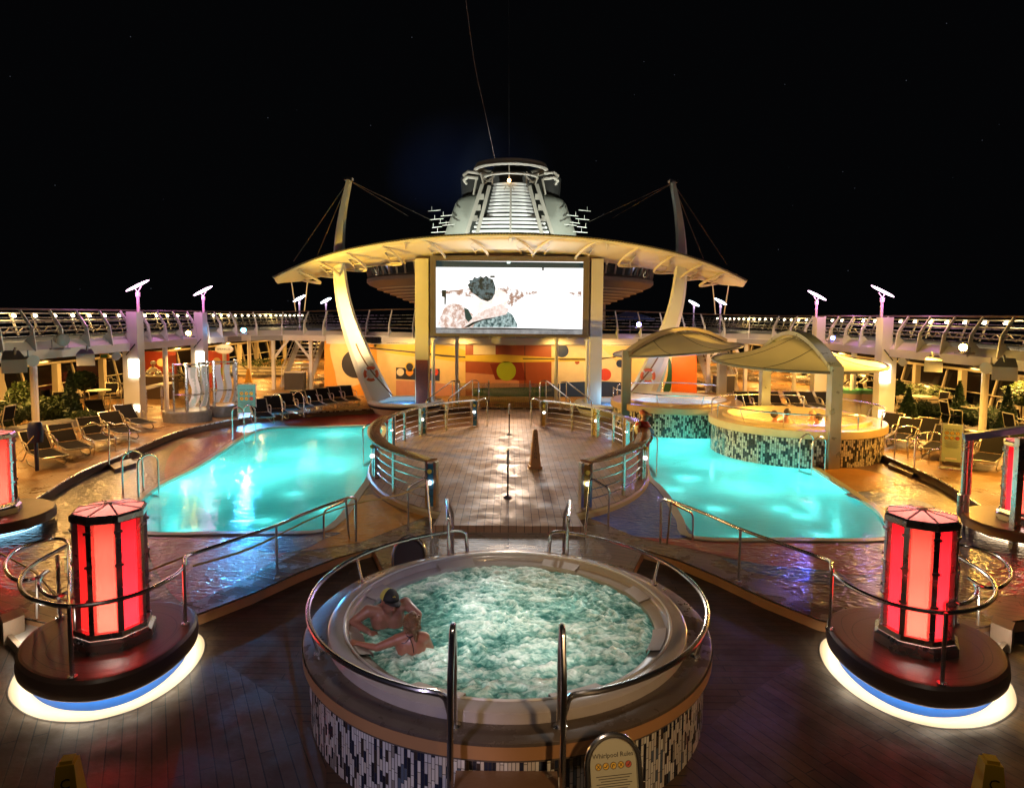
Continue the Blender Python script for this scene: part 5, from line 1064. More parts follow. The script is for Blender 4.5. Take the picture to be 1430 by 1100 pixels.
def box_speaker(lab,p,rz,sz=(.75,.5,.42)):
    p=Vector(p); t=thing('loudspeaker',lab,'loudspeaker',p,rz,'box loudspeakers under the walkways'); M=Matrix.Rotation(rz,3,'Z')@Matrix.Rotation(R(18),3,'Y')
    x,y,z=[q/2 for q in sz]; vs=[(-x,-y*.6,-z*.6),(-x,y*.6,-z*.6),(-x,y*.6,z*.6),(-x,-y*.6,z*.6),(x,-y,-z),(x,y,-z),(x,y,z),(x,-y,z)]
    mb=MB(); mb.add([p+M@Vector(v) for v in vs],[(3,2,1,0),(4,5,6,7),(0,1,5,4),(1,2,6,5),(2,3,7,6),(3,0,4,7)]); obj('cabinet',mb,GREYP,t,smooth=False)
    mb=MB(); mb.add([p+M@Vector(v) for v in((x+.005,-y*.92,-z*.92),(x+.005,y*.92,-z*.92),(x+.005,y*.92,z*.92),(x+.005,-y*.92,z*.92))],[(0,1,2,3)]); obj('grille',mb,pm('grille_grey',(.28,.3,.33),.6),t,smooth=False)
    mb=MB(); mb.tube([p,p+Vector((0,.1,.3))],.03,6); obj('bracket',mb,GREYP,t)
for s in(1,-1):
    side='left' if s==1 else 'right'
    g=mir([A(18,503,16.0)],s)[0]; box_speaker('large grey loudspeaker at the '+side+' edge of the photo under the walkway',g,R(-50) if s==1 else R(230),(.8,.5,.34))
    g=mir([A(120,497,19.3)],s)[0]; box_speaker('grey loudspeaker hanging under the walkway beam on the '+side+', second from the edge',g,R(-60) if s==1 else R(240),(.6,.45,.36))
    for (x,y,yy),l_ in(((43,502,16.6),'nearer the edge'),((160,496,22.5),'beside the lantern pillar')):
        g=mir([A(x,y,yy)],s)[0]; t=thing('horn_speaker','small horn speaker under the '+side+' walkway, '+l_,'loudspeaker',g,0,'horn speakers'); d=Vector((.8*s,-.5,-.2)).normalized(); mb=MB(); mb.tube([g-d*.2,g-d*.05,g+d*.12],[.05,.07,.15],12); obj('horn',mb,GREYP,t); mb=MB(); mb.tube([g-d*.15,g-d*.15+Vector((0,0,.2))],.02,5); obj('bracket',mb,GREYP,t)
# ---------------------------------------------------------------- loungers
MESH=pm('sling_black',(.011,.01,.011),.9,0,.2,60,spec=.05); ALU=pm('lounger_frame',(.42,.38,.33),.32,.7)
def make_lounger(lab,grp,back=.56):
    t=thing('sun_lounger',lab,'sun lounger',(0,0,0),0,grp)
    hx,hz=-.62*math.cos(back)-.25,.33+.78*math.sin(back)
    mb=MB(); mb.add([(.95,-.27,.3),(.95,.27,.3),(-.25,.27,.32),(-.25,-.27,.32)],[(0,1,2,3)]); mb.add([(.95,-.27,.285),(.95,.27,.285),(-.25,.27,.305),(-.25,-.27,.305)],[(3,2,1,0)]); obj('seat',mb,MESH,t,smooth=False)
    mb=MB(); mb.add([(-.26,-.27,.33),(-.26,.27,.33),(hx,.27,hz),(hx,-.27,hz)],[(0,1,2,3)]); mb.add([(-.275,-.27,.325),(-.275,.27,.325),(hx-.015,.27,hz-.008),(hx-.015,-.27,hz-.008)],[(3,2,1,0)]); obj('backrest',mb,MESH,t,smooth=False)
    for s in(-1,1):
        y=.3*s
        mb=MB(); mb.tube(fil([(1.0,0,.3),(1.0,y,.3),(-.25,y,.32)],.08,3),.018,6); mb.tube([(-.25,y,.32),(hx,y,hz),(hx,0,hz)],.018,6); obj('side_rail',mb,ALU,t)
        mb=MB(); mb.tube(cr([(.5,y,.3),(.75,y,.14),(.6,y,.03),(.3,y,.02),(-.05,y,.03),(-.2,y,.12)],4),.016,6); obj('leg',mb,ALU,t)
        mb=MB(); mb.tube(cr([(-.15,y,.3),(-.35,y,.14),(-.55,y,.03),(-.75,y,.02)],4),.016,6); obj('leg',mb,ALU,t)
        mb=MB(); mb.tube(cr([(-.5,y,.5),(-.3,y*1.12,.56),(.0,y*1.12,.52),(.15,y,.31)],4),.016,6); obj('armrest',mb,ALU,t)
    return t
ORD=['first','second','third','fourth','fifth','sixth','seventh','eighth','ninth','tenth','eleventh','twelfth','thirteenth','fourteenth']
L0=make_lounger('x','loungers beside the pools'); used=[False]
def lounger(x,y,rz,lab,grp):
    if not used[0]: used[0]=True; L0.location=(x,y,ZD); L0.rotation_euler=(0,0,rz); L0['label']=lab; L0['group']=grp; return L0
    return dup(L0,(x,y,ZD),rz,lab,grp)
def row(heads,feet,labf,grp,s=1):
    for i,(h,f) in enumerate(zip(heads,feet)):
        a=G(*h,ZD) ; b_=G(*f,ZD); a,b_=mir([a,b_],s); d=(b_-a).normalized(); c=b_-d*1.0
        lounger(c.x,c.y,math.atan2(d.y,d.x),labf(i),grp)
lh=[(28,632),(62,618),(100,606),(130,600),(158,592),(124,584)];lf=[(78,655),(113,642),(150,629),(183,618),(206,604),(150,596)]
row(lh,lf,lambda i:['black mesh lounger closest to the far left red tower, before the left planter','second black lounger of the left planter row, behind the blue post','third black lounger of the left planter row, in its middle','fourth black lounger of the left planter row, before the cone shrub','fifth black lounger of the left planter row, beside the lantern pillar','black lounger half hidden behind the left planter row'][i],'loungers in front of the left planter')
rh=[(1240,590),(1262,602),(1290,606),(1318,602),(1352,612),(1384,618),(1412,628)]; rf_=[(1212,598),(1225,618),(1250,628),(1280,628),(1300,642),(1330,652),(1368,660)]
row(rh,rf_,lambda i:ORD[i]+' black lounger from the whirlpool in the row before the right planter','loungers in front of the right planter')
hh=[(338,567),(358,565),(378,563),(398,562),(417,562),(436,560),(455,558),(472,556)]; hf=[(372,595),(393,589),(412,584),(430,580),(447,577),(463,574),(478,571),(494,569)]
row(hh,hf,lambda i:ORD[i]+' dark lounger from the teal board in the row behind the left pool','loungers behind the left pool')
# row behind the right whirlpool
for i,x in enumerate((1040,1062,1085,1112,1135,1158)):
    g=G(x,575,ZD); lounger(g.x,g.y,R(-95)+.02*i,ORD[i]+' dark upright lounger from the left behind the yellow whirlpool','loungers behind the yellow whirlpool')
# far rows either side of the deckhouse
for s in(1,-1):
    side='left' if s==1 else 'right'
    for i in range(9):
        lounger(-(17.6-.0*i)*s,31+i*1.15,R(15) if s==1 else R(165),ORD[i]+' pale lit lounger of the far row along the '+side+' windows','far loungers along the '+side+' windows')
    for i in range(8):
        lounger(-(15.2-.12*i)*s,40+i*1.1,R(20) if s==1 else R(160),ORD[i]+' pale lounger of the inner far row on the '+side+' side, counted from the camera','inner far loungers on the '+side)
    for i in range(4): lounger(-(10.2-.3*i)*s,35.5+i*.8,R(200) if s==1 else R(-20),ORD[i]+' lounger beside the staircase and mural wall on the '+side,'loungers by the '+side+' staircase')
# ---------------------------------------------------------------- chairs and tables
def make_chair():
    t=thing('patio_chair','x','chair',(0,0,0),0,'patio chairs'); 
    mb=MB(); mb.box((0,0,.43),(.46,.46,.03)); obj('seat',mb,MESH,t,smooth=False)
    mb=MB(); mb.bar((0,.22,.5),(0,.3,.9),.44,.02,(0,1,0)); obj('backrest',mb,MESH,t,smooth=False)
    for s in(-1,1):
        mb=MB(); mb.tube(fil([(.24*s,-.24,0),(.24*s,-.22,.64),(.24*s,.2,.66)],.1,4),.016,6); obj('leg',mb,CREAM,t); mb=MB(); mb.tube([(.23*s,.3,0),(.23*s,.2,.45),(.23*s,.31,.93)],.016,6); obj('leg',mb,CREAM,t)
    mb=MB(); mb.tube([(-.23,.31,.92),(.23,.31,.92)],.016,6); obj('top_bar',mb,CREAM,t); return t
def make_table():
    t=thing('round_table','x','table',(0,0,0),0,'round patio tables'); mb=MB(); mb.lathe([(0,.72),(.42,.72),(.44,.74),(.42,.755),(0,.755)],(0,0,0),24); obj('tabletop',mb,CREAM,t); mb=MB(); mb.tube([(0,0,0),(0,0,.72)],.04,8); obj('pedestal',mb,STEEL,t); mb=MB(); mb.lathe([(.26,0),(.26,.02),(.05,.05)],(0,0,0),16); obj('base',mb,STEEL,t); return t
ch0=make_chair(); tb0=make_table(); cu=[False,False]
def chair(x,y,rz,lab):
    if not cu[0]: cu[0]=True; ch0.location=(x,y,ZD); ch0.rotation_euler=(0,0,rz); ch0['label']=lab
    else: dup(ch0,(x,y,ZD),rz,lab)
def table(x,y,lab):
    if not cu[1]: cu[1]=True; tb0.location=(x,y,ZD); tb0['label']=lab
    else: dup(tb0,(x,y,ZD),0,lab)
for s in(1,-1):
    side='left' if s==1 else 'right'
    for k,(x,y) in enumerate(((-16.6,20.6),(-16.4,23.4),(-16.4,26.6),(-16.9,30.0))):
        w_=['nearest','second','third','farthest'][k]
        table(x*s,y,w_+' round table by the windows on the '+side)
        for j,(dx,dy,rz,ps) in enumerate(((.75,.1,-PI/2,'pool side'),(-.75,0,PI/2,'window side'),(0,.8,0,'far side'))): chair((x+dx)*s,y+dy,(rz if s==1 else -rz)+.2*j,'patio chair on the '+ps+' of the '+w_+' '+side+' round table')
# ---------------------------------------------------------------- shrubs
LEAF=pm('leaf_green',(.05,.08,.02),.5,0,.6,3); LEAF2=pm('leaf_dark',(.02,.045,.018),.5,0,.5,3)
def shrub(nm,lab,p,shape,w_,h,mt,grp=None,stem=0,cat='shrub',n_=700,lf=.065):
    p=Vector(p); rr=random.Random(hash(lab)%9999 if False else sum(map(ord,lab))); t=thing(nm,lab,cat,p,0,grp); mb=MB()
    for i in range(n_):
        while True:
            v=Vector((rr.uniform(-1,1),rr.uniform(-1,1),rr.uniform(-1,1)))
            if .35<v.length<1: break
        if shape=='cone':
            f=rr.random()**1.5; a=rr.uniform(0,2*PI); r_=(1-f)*w_*rr.uniform(.6,1.05)*(1+.15*math.sin(a*5+f*9)); q=Vector((r_*math.cos(a),r_*math.sin(a),f*h))
        else:
            q=Vector((v.x*w_,v.y*w_,v.z*h/2+h/2)); q*=1+.22*noise.noise(v*3+p); 
        q=p+q+Vector((0,0,stem)); d=Vector((rr.uniform(-1,1),rr.uniform(-1,1),rr.uniform(-.3,1))).normalized(); u=d.orthogonal().normalized(); L2=lf*rr.uniform(.6,1.4)
        mb.add([q-u*L2*.4,q+d*L2,q+u*L2*.4,q-d*L2*.6],[(0,1,2,3)])
    obj('foliage',mb,mt,t,smooth=False); mb=MB(); mb.tube([p-Vector((0,0,.02)),p+Vector((.01,0,stem+h*.6))],[.035,.02],6); obj('stem',mb,pm('bark',(.06,.04,.025),.8),t)
gp='shrubs in the planters'
ly=[(10,600,'bush','round bush at the far left end of the left planter',.55,.8,LEAF),(32,587,'bush','tall loose bush behind the blue post in the left planter',.5,1.25,LEAF),(55,592,'bush','light green bush in the middle of the left planter',.55,.8,LEAF),(78,590,'bush','broad green bush left of the cone shrub',.55,.8,LEAF),(100,590,'cone','dark cone shaped conifer in the left planter',.42,1.7,LEAF2),(119,581,'ball','ball topiary on a thin stem in the left planter',.42,.65,LEAF2),(118,592,'bush','low spreading plant below the ball topiary in the left planter',.4,.35,LEAF)]
for x,y,k,l_,w_,h,mt in ly: shrub({'bush':'bush','cone':'conifer','ball':'topiary'}[k],l_,G(x,y,ZD+.0),k,w_,h,mt,gp,1.0 if k=='ball' else .1,'shrub',2600)
ry=[(1245,588,'ball','ball topiary on a stem at the whirlpool end of the right planter',.4,.6,LEAF2),(1267,590,'cone','dark cone conifer nearest the whirlpool in the right planter',.38,1.2,LEAF2),(1288,586,'bush','small dark round bush between two conifers on the right',.42,.6,LEAF2),(1313,590,'bush','low round bush left of the taller conifer on the right',.45,.6,LEAF2),(1337,594,'cone','taller dark cone conifer in the middle of the right planter',.42,1.5,LEAF2),(1358,598,'bush','broad dark bush right of the taller conifer',.5,.7,LEAF2),(1380,603,'bush','broad dark bush left of the right slim column',.5,.75,LEAF2),(1404,612,'cone','cone conifer right of the slim column on the right',.42,1.6,LEAF2),(1424,606,'ball','pale green topiary at the right photo edge',.5,.8,LEAF),(1422,622,'bush','spiky low plant at the right photo edge',.5,.4,LEAF)]
for x,y,k,l_,w_,h,mt in ry: shrub({'bush':'bush','cone':'conifer','ball':'topiary'}[k],l_,G(x,y,ZD),k,w_,h,mt,gp,.95 if k=='ball' else .1,'shrub',2600)
for s in(1,-1):
    pts=[G(x,y,ZD) for x,y in((-20,615),(60,600),(130,590))] if s==1 else [G(x,y,ZD) for x,y in((1450,632),(1350,605),(1240,594))]
    t=thing('planter','low trough of grey stone under the '+('left' if s==1 else 'right')+' row of shrubs','planter',pts[1],0,'planters of shrubs')
    mb=MB()
    for a,b_ in zip(pts,pts[1:]): mb.bar(a+Vector((0,0,.11)),b_+Vector((0,0,.11)),.75,.22)
    obj('trough',mb,pm('planter_stone',(.22,.21,.22),.6,bump=.2),t,smooth=False)
g=G(1340,590,ZD)
def fplant(lab,x,y,w_,s_):
    g=G(x,y,ZD); t=thing('planter',lab,'planter',g); mb=MB(); 
    for k in range(3): mb.box(g+Vector((0,0,.18+.2*k)),(w_,.7,.16))
    obj('slatted_box',mb,CREAM,t,smooth=False); mb=MB(); mb.box(g+Vector((0,0,.36)),(w_-.06,.64,.6)); obj('liner',mb,BLACK,t,smooth=False); return g
g=fplant('slatted cream box planter with a leafy hedge near the right windows',1282,573,2.6,0); shrub('hedge','yellow green leafy hedge growing in the right slatted box',g+Vector((0,0,.6)),'bush',1.15,.5,LEAF,None,0,'shrub',900)
g=fplant('slatted cream box planter with grass near the left far windows',370,525,4.2,0); shrub('hedge','low green hedge growing in the far left slatted box',g+Vector((0,0,.6)),'bush',1.8,.45,LEAF,None,0,'shrub',900)
# ---------------------------------------------------------------- showers with curved glass
for k,(x0,x1,lab) in enumerate(((240,283,'curved glass shower screen with pale wave pattern nearer the lantern pillar'),(290,330,'curved glass shower screen with bluish wave pattern beside the rules board'))):
    a=G(x0,592 if k==0 else 582,ZD);b_=G(x1,583 if k==0 else 578,ZD); c=(a+b_)/2; t=thing('shower_screen',lab,'shower',c,0,'curved shower screens'); r_=(b_-a).length/2
    H=2.0
    mb=MB(); an0=math.atan2((a-c).y,(a-c).x); 
    W1=pm('wave_white',(.8,.74,.76),.5); 
    arc=[c+Vector((r_*math.cos(an0+PI*i/16),r_*.75*math.sin(an0+PI*i/16),0)) for i in range(17)]
    vs=[p+Vector((0,0,z)) for p in arc for z in(.5,H)]; mb.add(vs,[(2*i,2*i+2,2*i+3,2*i+1) for i in range(16)]); obj('glass',mb,GLASS,t)
    for j in range(4):
        mb=MB(); vs=[]
        for q in range(13):
            z=.55+(H-.6)*q/12; ph=2.6+3.2*j+1.8*q/12+.9*math.sin(q/12*5)
            for w2 in(0,2.1):
                u=min(16,ph+w2); i=int(min(15,u)); f=u-i; p=arc[i].lerp(arc[i+1],f); d=(p-c).normalized(); vs.append(p+d*.012+Vector((0,0,z)))
        mb.add(vs,[(2*i,2*i+1,2*i+3,2*i+2) for i in range(12)]); obj('wave_stripe',mb,W1,t)
    for i in(0,3,13,16): mb=MB(); mb.tube([arc[i],arc[i]+Vector((0,0,H+.1))],.06 if i in(3,13) else .035,8); obj('post',mb,STEEL,t)
    mb=MB(); mb.tube([p+Vector((0,0,H+.05)) for p in arc],.03,6); mb.tube([p*1.0+Vector((0,-.05,1.0)) for p in arc],.02,6); obj('hoop',mb,STEEL,t)
    mb=MB(); mb.lathe([(r_*1.08,0),(r_*1.08,.35),(r_,.4),(0,.4)],c,32,sy=.8); obj('base',mb,pm('shower_base',(.12,.11,.11),.35,0,.5,9,bump=.5,bs=12),t)
# high bar table, counter, kiosk panels, oval sign
a=G(190,577,ZD);b_=G(232,572,ZD); z=1.25; a=A(188,545,25.2);b_=A(237,534,26.5); t=thing('bar_table','long pale high table on steel legs right of the left lantern pillar','table',((a+b_)/2).to_tuple()[:2]+(ZD,)); mb=MB(); mb.bar(a,b_,.45,.06); obj('tabletop',mb,CREAM,t,smooth=False)
for f in(.3,.75):
    p=a.lerp(b_,f); mb=MB(); mb.tube([p,(p.x,p.y,ZD)],.05,8); obj('leg',mb,STEEL,t)
c=A(213,540,30); t=thing('food_counter','dark serving counter with the cook behind it','counter',(c.x,c.y,ZD)); mb=MB(); mb.box((c.x,c.y,.85),(2.0,.7,1.0)); obj('cabinet',mb,pm('counter_brown',(.06,.035,.025),.4),t,smooth=False); mb=MB(); mb.box((c.x,c.y,1.38),(2.15,.85,.05)); obj('countertop',mb,CREAM,t,smooth=False)
for k in range(5): mb=MB(); mb.box((c.x-.8+.4*k,c.y-.2,1.48),(.25,.2,.12)); obj('tray',mb,STEEL,t,smooth=False)
for x,w_,yy,cm,lab in((222,1.8,33.5,'mural_dred','dark red painted panel behind the cook'),(238,.45,30.5,'mural_red','narrow red poster panel right of the cook'),(300,1.5,34.5,'mural_red','bright red kiosk panel under the oval sign')):
    p=A(x,520,yy); t=thing('panel',lab,'panel',(p.x,p.y,ZD)); mb=MB(); mb.box((p.x,p.y,1.3),(w_,.12,1.9)); obj('board',mb,MUR[{'mural_dred':'dred','mural_red':'red'}[cm]],t,smooth=False)
    for q,(dx,dz,c2) in enumerate(((.1*w_,.3,'cream'),(-.15*w_,-.1,'yel'),(.3*w_,-.2,'lime'))): mb=MB(); mb.ball((p.x+dx,p.y-.065,1.4+dz),(.14*w_,.006,.14*min(w_,1.5)),12); obj('painted_spot',mb,MUR[c2],t)
p=A(313,487.5,30); t=thing('hanging_sign','oval cream sign hanging under the left walkway with dark lettering','sign',p); mb=MB(); mb.ball(p,(.42,.04,.22),24); obj('board',mb,pm('sign_cream_lit',(.75,.6,.3),.5),t); textobj('SPRINKLES',.125,p+Vector((0,-.045,-.04)),(PI/2,0,0),INK,t); mb=MB(); mb.tube([p+Vector((0,0,.2)),p+Vector((0,0,.5))],.02,5); obj('hanger',mb,STEEL,t)
lamp('AREA',p+Vector((0,-1,.3)),12,(1,.8,.5),.3,target=p)
lamp('SPOT',(-9,19,2.6),420,(1,.9,.85),.2,target=(-10.8,24.5,1.4),angle=50)  # spot added to brighten the shower screens
p=A(146,497,21.5); t=thing('exit_box','small yellow box sign under the left walkway beam','sign',p); mb=MB(); mb.box(p,(.26,.06,.16)); obj('box',mb,YEL,t,smooth=False); mb=MB(); mb.box(p+Vector((0,-.035,0)),(.2,.01,.1)); obj('panel',mb,pm('exit_green',(.05,.2,.05),.5),t,smooth=False)
# blue post with life ring box, gold ropes
g=G(52,657,ZD); t=thing('post','dark blue post with a bell shaped head on the left sun deck','post',g); NV=pm('navy_post',(.01,.015,.09),.4); mb=MB(); mb.tube([g,g+Vector((0,0,1.0))],.045,8); obj('pole',mb,NV,t); mb=MB(); mb.lathe([(.0,.68),(.16,.7),(.2,.95),(.16,1.15),(.12,1.2),(0,1.2)],g,20,sy=.6); obj('head',mb,NV,t)
def rope(lab,P): t=thing('rope',lab,'rope',P[0],0,'rope barriers'); mb=MB(); mb.tube(P,.014,5); obj('strand',mb,pm('rope_gold',(.55,.38,.14),.5),t)
q=A(150,590,G(152,648,ZD).y); rope('thin gold rope from the blue post to the curled handrail on the left',[A(18,643,g.y-1.2),g+Vector((0,0,.9)),q])
a=GP([(497,757)],ZT)[0]; rope('gold rope slung under the left long rail towards the stage',cr([G(270,790,.7),G(350,765,.7),G(440,722,.85),A(497,703,a.y),G(560,690,.9),A(600,672,13.4)],5))
rope('gold rope slung across the splash floor past the left tower',cr([G(0,772,.5),G(50,800,.6),G(84,836,.7),G(120,828,.7),G(200,800,.7),G(262,775,.75)],5))
# staircases to the upper walkway
for s in(1,-1):
    side='left' if s==1 else 'right'; x=-11.0*s
    t=thing('staircase','white open staircase climbing to the walkway '+side+' of the deckhouse','staircase',(x,36,ZD),0,'staircases beside the deckhouse')
    for k in range(13):
        z=ZD+.2*(k+1); y=34.4+.26*k; mb=MB(); mb.box((x,y,z),(1.25,.3,.05)); obj('tread',mb,WHITE,t,smooth=False)
    for e in(-.68,.68):
        mb=MB(); mb.bar((x+e,34.2,ZD+.1),(x+e,37.7,ZD+2.75),.06,.25,(1,0,0)); obj('stringer',mb,WHITE,t,smooth=False)
        mb=MB(); mb.tube([(x+e,34.2,ZD),(x+e,34.2,ZD+1.0),(x+e,37.7,ZD+3.6)],.03,6); mb.tube([(x+e,34.2,ZD+.6),(x+e,37.7,ZD+3.2)],.02,6); obj('handrail',mb,WHITE,t)
    t=thing('post','pair of white square posts with braces in front of the '+side+' staircase','post',(x,33.9,ZD),0,'braced posts')
    for e in(-.95,.95):
        mb=MB(); mb.bar((x+e,33.8,ZD),(x+e,33.8,2.88),.16,.16,(0,1,0)); obj('shaft',mb,WHITE,t,smooth=False); mb=MB(); mb.bar((x+e,33.8,1.9),(x+e*.2,33.8,2.86),.12,.08,(0,1,0)); obj('brace',mb,WHITE,t,smooth=False)
    t=thing('towel_box','dark square cabinet at the foot of the '+side+' staircase','cabinet',(x+.25*s,33.2,ZD),0,'cabinets'); mb=MB(); mb.box((x+.3*s,33.3,.85),(.95,.5,.85)); obj('body',mb,pm('cabinet_dark',(.04,.035,.03),.4),t,smooth=False); mb=MB(); mb.box((x+.3*s,33.3,1.3),(1.05,.6,.05)); obj('lid',mb,CREAM,t,smooth=False)
# shade frame at the right edge
a=G(1343,735,ZT); t=thing('shade_frame','tall steel post with a blue cross beam at the right photo edge','frame',a); tp=A(1350,614,a.y); mid=A(1347,690,a.y)
mb=MB(); 
for dx in(-.05,.05): mb.tube([(a.x+dx,a.y,ZT),(a.x+dx,a.y,mid.z)],.062,12)
obj('lower_post',mb,STEEL,t); mb=MB(); mb.tube([(a.x+.0,a.y,mid.z),(tp.x,a.y,tp.z)],.055,12); mb.tube([(a.x+.09,a.y,mid.z),(tp.x+.09,a.y,tp.z)],.045,12); obj('upper_post',mb,STEEL,t)
e=A(1450,600,a.y-.35); mb=MB(); mb.bar(tp+Vector((-.06,0,.05)),e+Vector((0,0,.05)),.16,.13); obj('cross_beam',mb,pm('beam_blue',(.2,.32,.62),.4,.1),t,smooth=False)  # blue comes from the beam's own base colour
p=A(1420,690,a.y-1.0); mb=MB(); mb.bar((p.x,p.y,ZT),(p.x,p.y,A(1420,612,p.y).z),.12,.12,(0,1,0)); obj('rear_post',mb,STEEL,t,smooth=False)
# bins with green lids, umbrella
for k,x in enumerate((1187,1203)):
    g=G(x,582,ZD); t=thing('bin','cream tub bin with a green dished lid, '+('left' if k==0 else 'right')+' of the pair behind the yellow whirlpool','bin',g,0,'bins with green lids'); mb=MB(); mb.lathe([(.38,0),(.42,.9),(.44,.95)],g,20); obj('body',mb,CREAM,t); mb=MB(); mb.lathe([(0,.99),(.3,.98),(.47,1.08),(.45,.94)],g,20); obj('lid',mb,pm('lid_green',(.12,.4,.25),.4),t)
p=A(880,441,38); t=thing('parasol','blue parasol on the upper deck right of the screen','parasol',(p.x,p.y,3.1)); mb=MB(); mb.lathe([(0,p.z+.3),(1.4,p.z-.15),(1.42,p.z-.2)],(p.x,p.y,0),8); obj('canopy',mb,pm('parasol_blue',(.05,.15,.6),.6),t,smooth=False); mb=MB(); mb.tube([(p.x,p.y,3.1),(p.x,p.y,p.z+.2)],.03,6); obj('pole',mb,STEEL,t)
# ---------------------------------------------------------------- general lighting: deck lamps and added unseen spots
AM=(1,.52,.12)
for s in(1,-1):
    for y in(17,22,27,32,38,45,53): lamp('AREA',(-16.8*s,y,2.82),(190 if s==1 else 240) if y<34 else 380,AM,.7,target=(-16.8*s,y,0))
    for y in(15,18.3,21.2,26,30.8): lamp('AREA',(-12.6*s,y,2.8),95 if s==1 else 190,(1,.5,.13) if s==1 else (1,.5,.08),.4,target=(-11.6*s,y,0))
    for y in(38,44,52): lamp('AREA',(-11.2*s,y,2.9),330,AM,.7,target=(-11.2*s,y,0))
    for x in(2.2,4.6,7.4): lamp('SPOT',(x*s,30.0,3.0),210,(1,.58,.16),.1,target=(x*s*1.02,31.6,.9),angle=130)
lamp('SPOT',(-12.6,22.5,2.6),9000,(1,.62,.08),.1,target=(1,28,7.2),angle=50)       # yellow flood on the roof
lamp('SPOT',(-9.5,25.5,.7),500,(1,.6,.08),.1,target=(-6.5,28,6),angle=80)
lamp('SPOT',(10.5,26,.7),500,(1,.65,.4),.1,target=(6,28,6),angle=80)
lamp('SPOT',(4.6,25.0,.6),2600,(.1,.45,1),.1,target=(3.75,28.3,1.9),angle=32)
lamp('SPOT',(8.72,20.3,1.4),420,(1,.66,.15),.1,target=(9.2,20.5,4),angle=150)
lamp('SPOT',(6.15,24.6,1.4),160,(1,.75,.4),.1,target=(6.3,24.5,4),angle=150)
lamp('SPOT',(11.9,18,3.3),1500,(1,.6,.12),.1,target=(8.5,19,2),angle=70)
lamp('SPOT',(12.9,18,3.6),2600,(.72,.72,1),.2,target=(-13.2,20,3.6),angle=20)        # pale light on the left walkway
lamp('SPOT',(-12.9,18,3.6),7500,(1,.6,.12),.2,target=(13.2,19,3.6),angle=24)        # amber on the right walkway
lamp('SPOT',(-6,24,3.6),1500,(1,.66,.3),.2,target=(-8.5,32.5,3.4),angle=60)
lamp('SPOT',(8,29,3.0),260,(1,.75,.7),.2,target=(9.0,33,3.6),angle=100)
lamp('SPOT',(2.2,3,6.5),8500,(1,.68,.22),.2,target=(8.6,20,3.1),angle=20,blend=.5)  # unseen spot added to brighten the yellow whirlpool's canopy
lamp('SPOT',(-1,8,7),5200,(1,.7,.3),.2,target=(6.1,24.4,3.2),angle=18,blend=.5)  # same kind of added spot for the blue whirlpool's canopy
lamp('SPOT',(0,27.5,3.2),1050,(1,.66,.42),.4,target=(0,16,0),angle=80)
lamp('SPOT',(-2.6,.6,3.6),420,(.82,.7,1),.2,target=(-1.35,5.5,.45),angle=30,blend=.3)         # unseen spots added beside the camera to light the tub front
lamp('SPOT',(2.6,.6,3.6),480,(1,.62,.28),.2,target=(1.2,5.4,.45),angle=34,blend=.3)
lamp('SPOT',(0,2.0,7.5),260,(1,.75,.55),.4,target=(0,7.6,.8),angle=42)  # added fill from above, no fixture modelled
lamp('SPOT',(2.5,13.5,5.5),900,(1,.97,.9),.2,target=(0,7.3,.8),angle=24,blend=.5)     # added spot grazing the foam for relief
lamp('SPOT',(2.6,4.6,3.4),120,(.2,.3,1),.15,target=(-1.35,8.45,.85),angle=20)
lamp('SPOT',(-2.6,4.6,3.4),190,(1,.55,.08),.15,target=(1.5,8.3,.85),angle=28)
for s in(1,-1): lamp('SPOT',(-3*s,1,7.5),300,(1,.8,.6),.3,target=(-5.2*s,9.3,.2),angle=50)  # added overhead fill so the splash floor colours show
lamp('SPOT',(1.5,5,7.5),900,(1,.82,.68),.3,target=(0,13,.3),angle=40)
# ---------------------------------------------------------------- people
SKIN=pm('skin',(.34,.15,.1),.42,0,.2,14,bump=.1,bs=60,coat=.3); SKIN2=pm('skin_tan',(.45,.18,.11),.4,0,.18,14,bump=.1,bs=60,coat=.35)
def body(name,prims,mat,parent,vox=.012,sm=3,z0=None):
    mb=MB()
    for p in prims:
        if p[0]=='l': mb.limb(*p[1:])
        else: mb.ball(*p[1:])
    o=obj('tmp',mb,mat); r=o.modifiers.new('r','REMESH'); r.mode='VOXEL'; r.voxel_size=vox; s_=o.modifiers.new('s','SMOOTH'); s_.iterations=sm; s_.factor=.5
    dg=bpy.context.evaluated_depsgraph_get(); me=bpy.data.meshes.new_from_object(o.evaluated_get(dg)); bpy.data.objects.remove(o)
    me.materials.clear(); me.materials.append(mat); me.shade_smooth()
    rp=rootof(parent); Mi=(Matrix.Translation(rp.location)@rp.rotation_euler.to_matrix().to_4x4()).inverted(); me.transform(Mi)
    n=bpy.data.objects.new(name,me); C.objects.link(n); n.parent=parent; return n
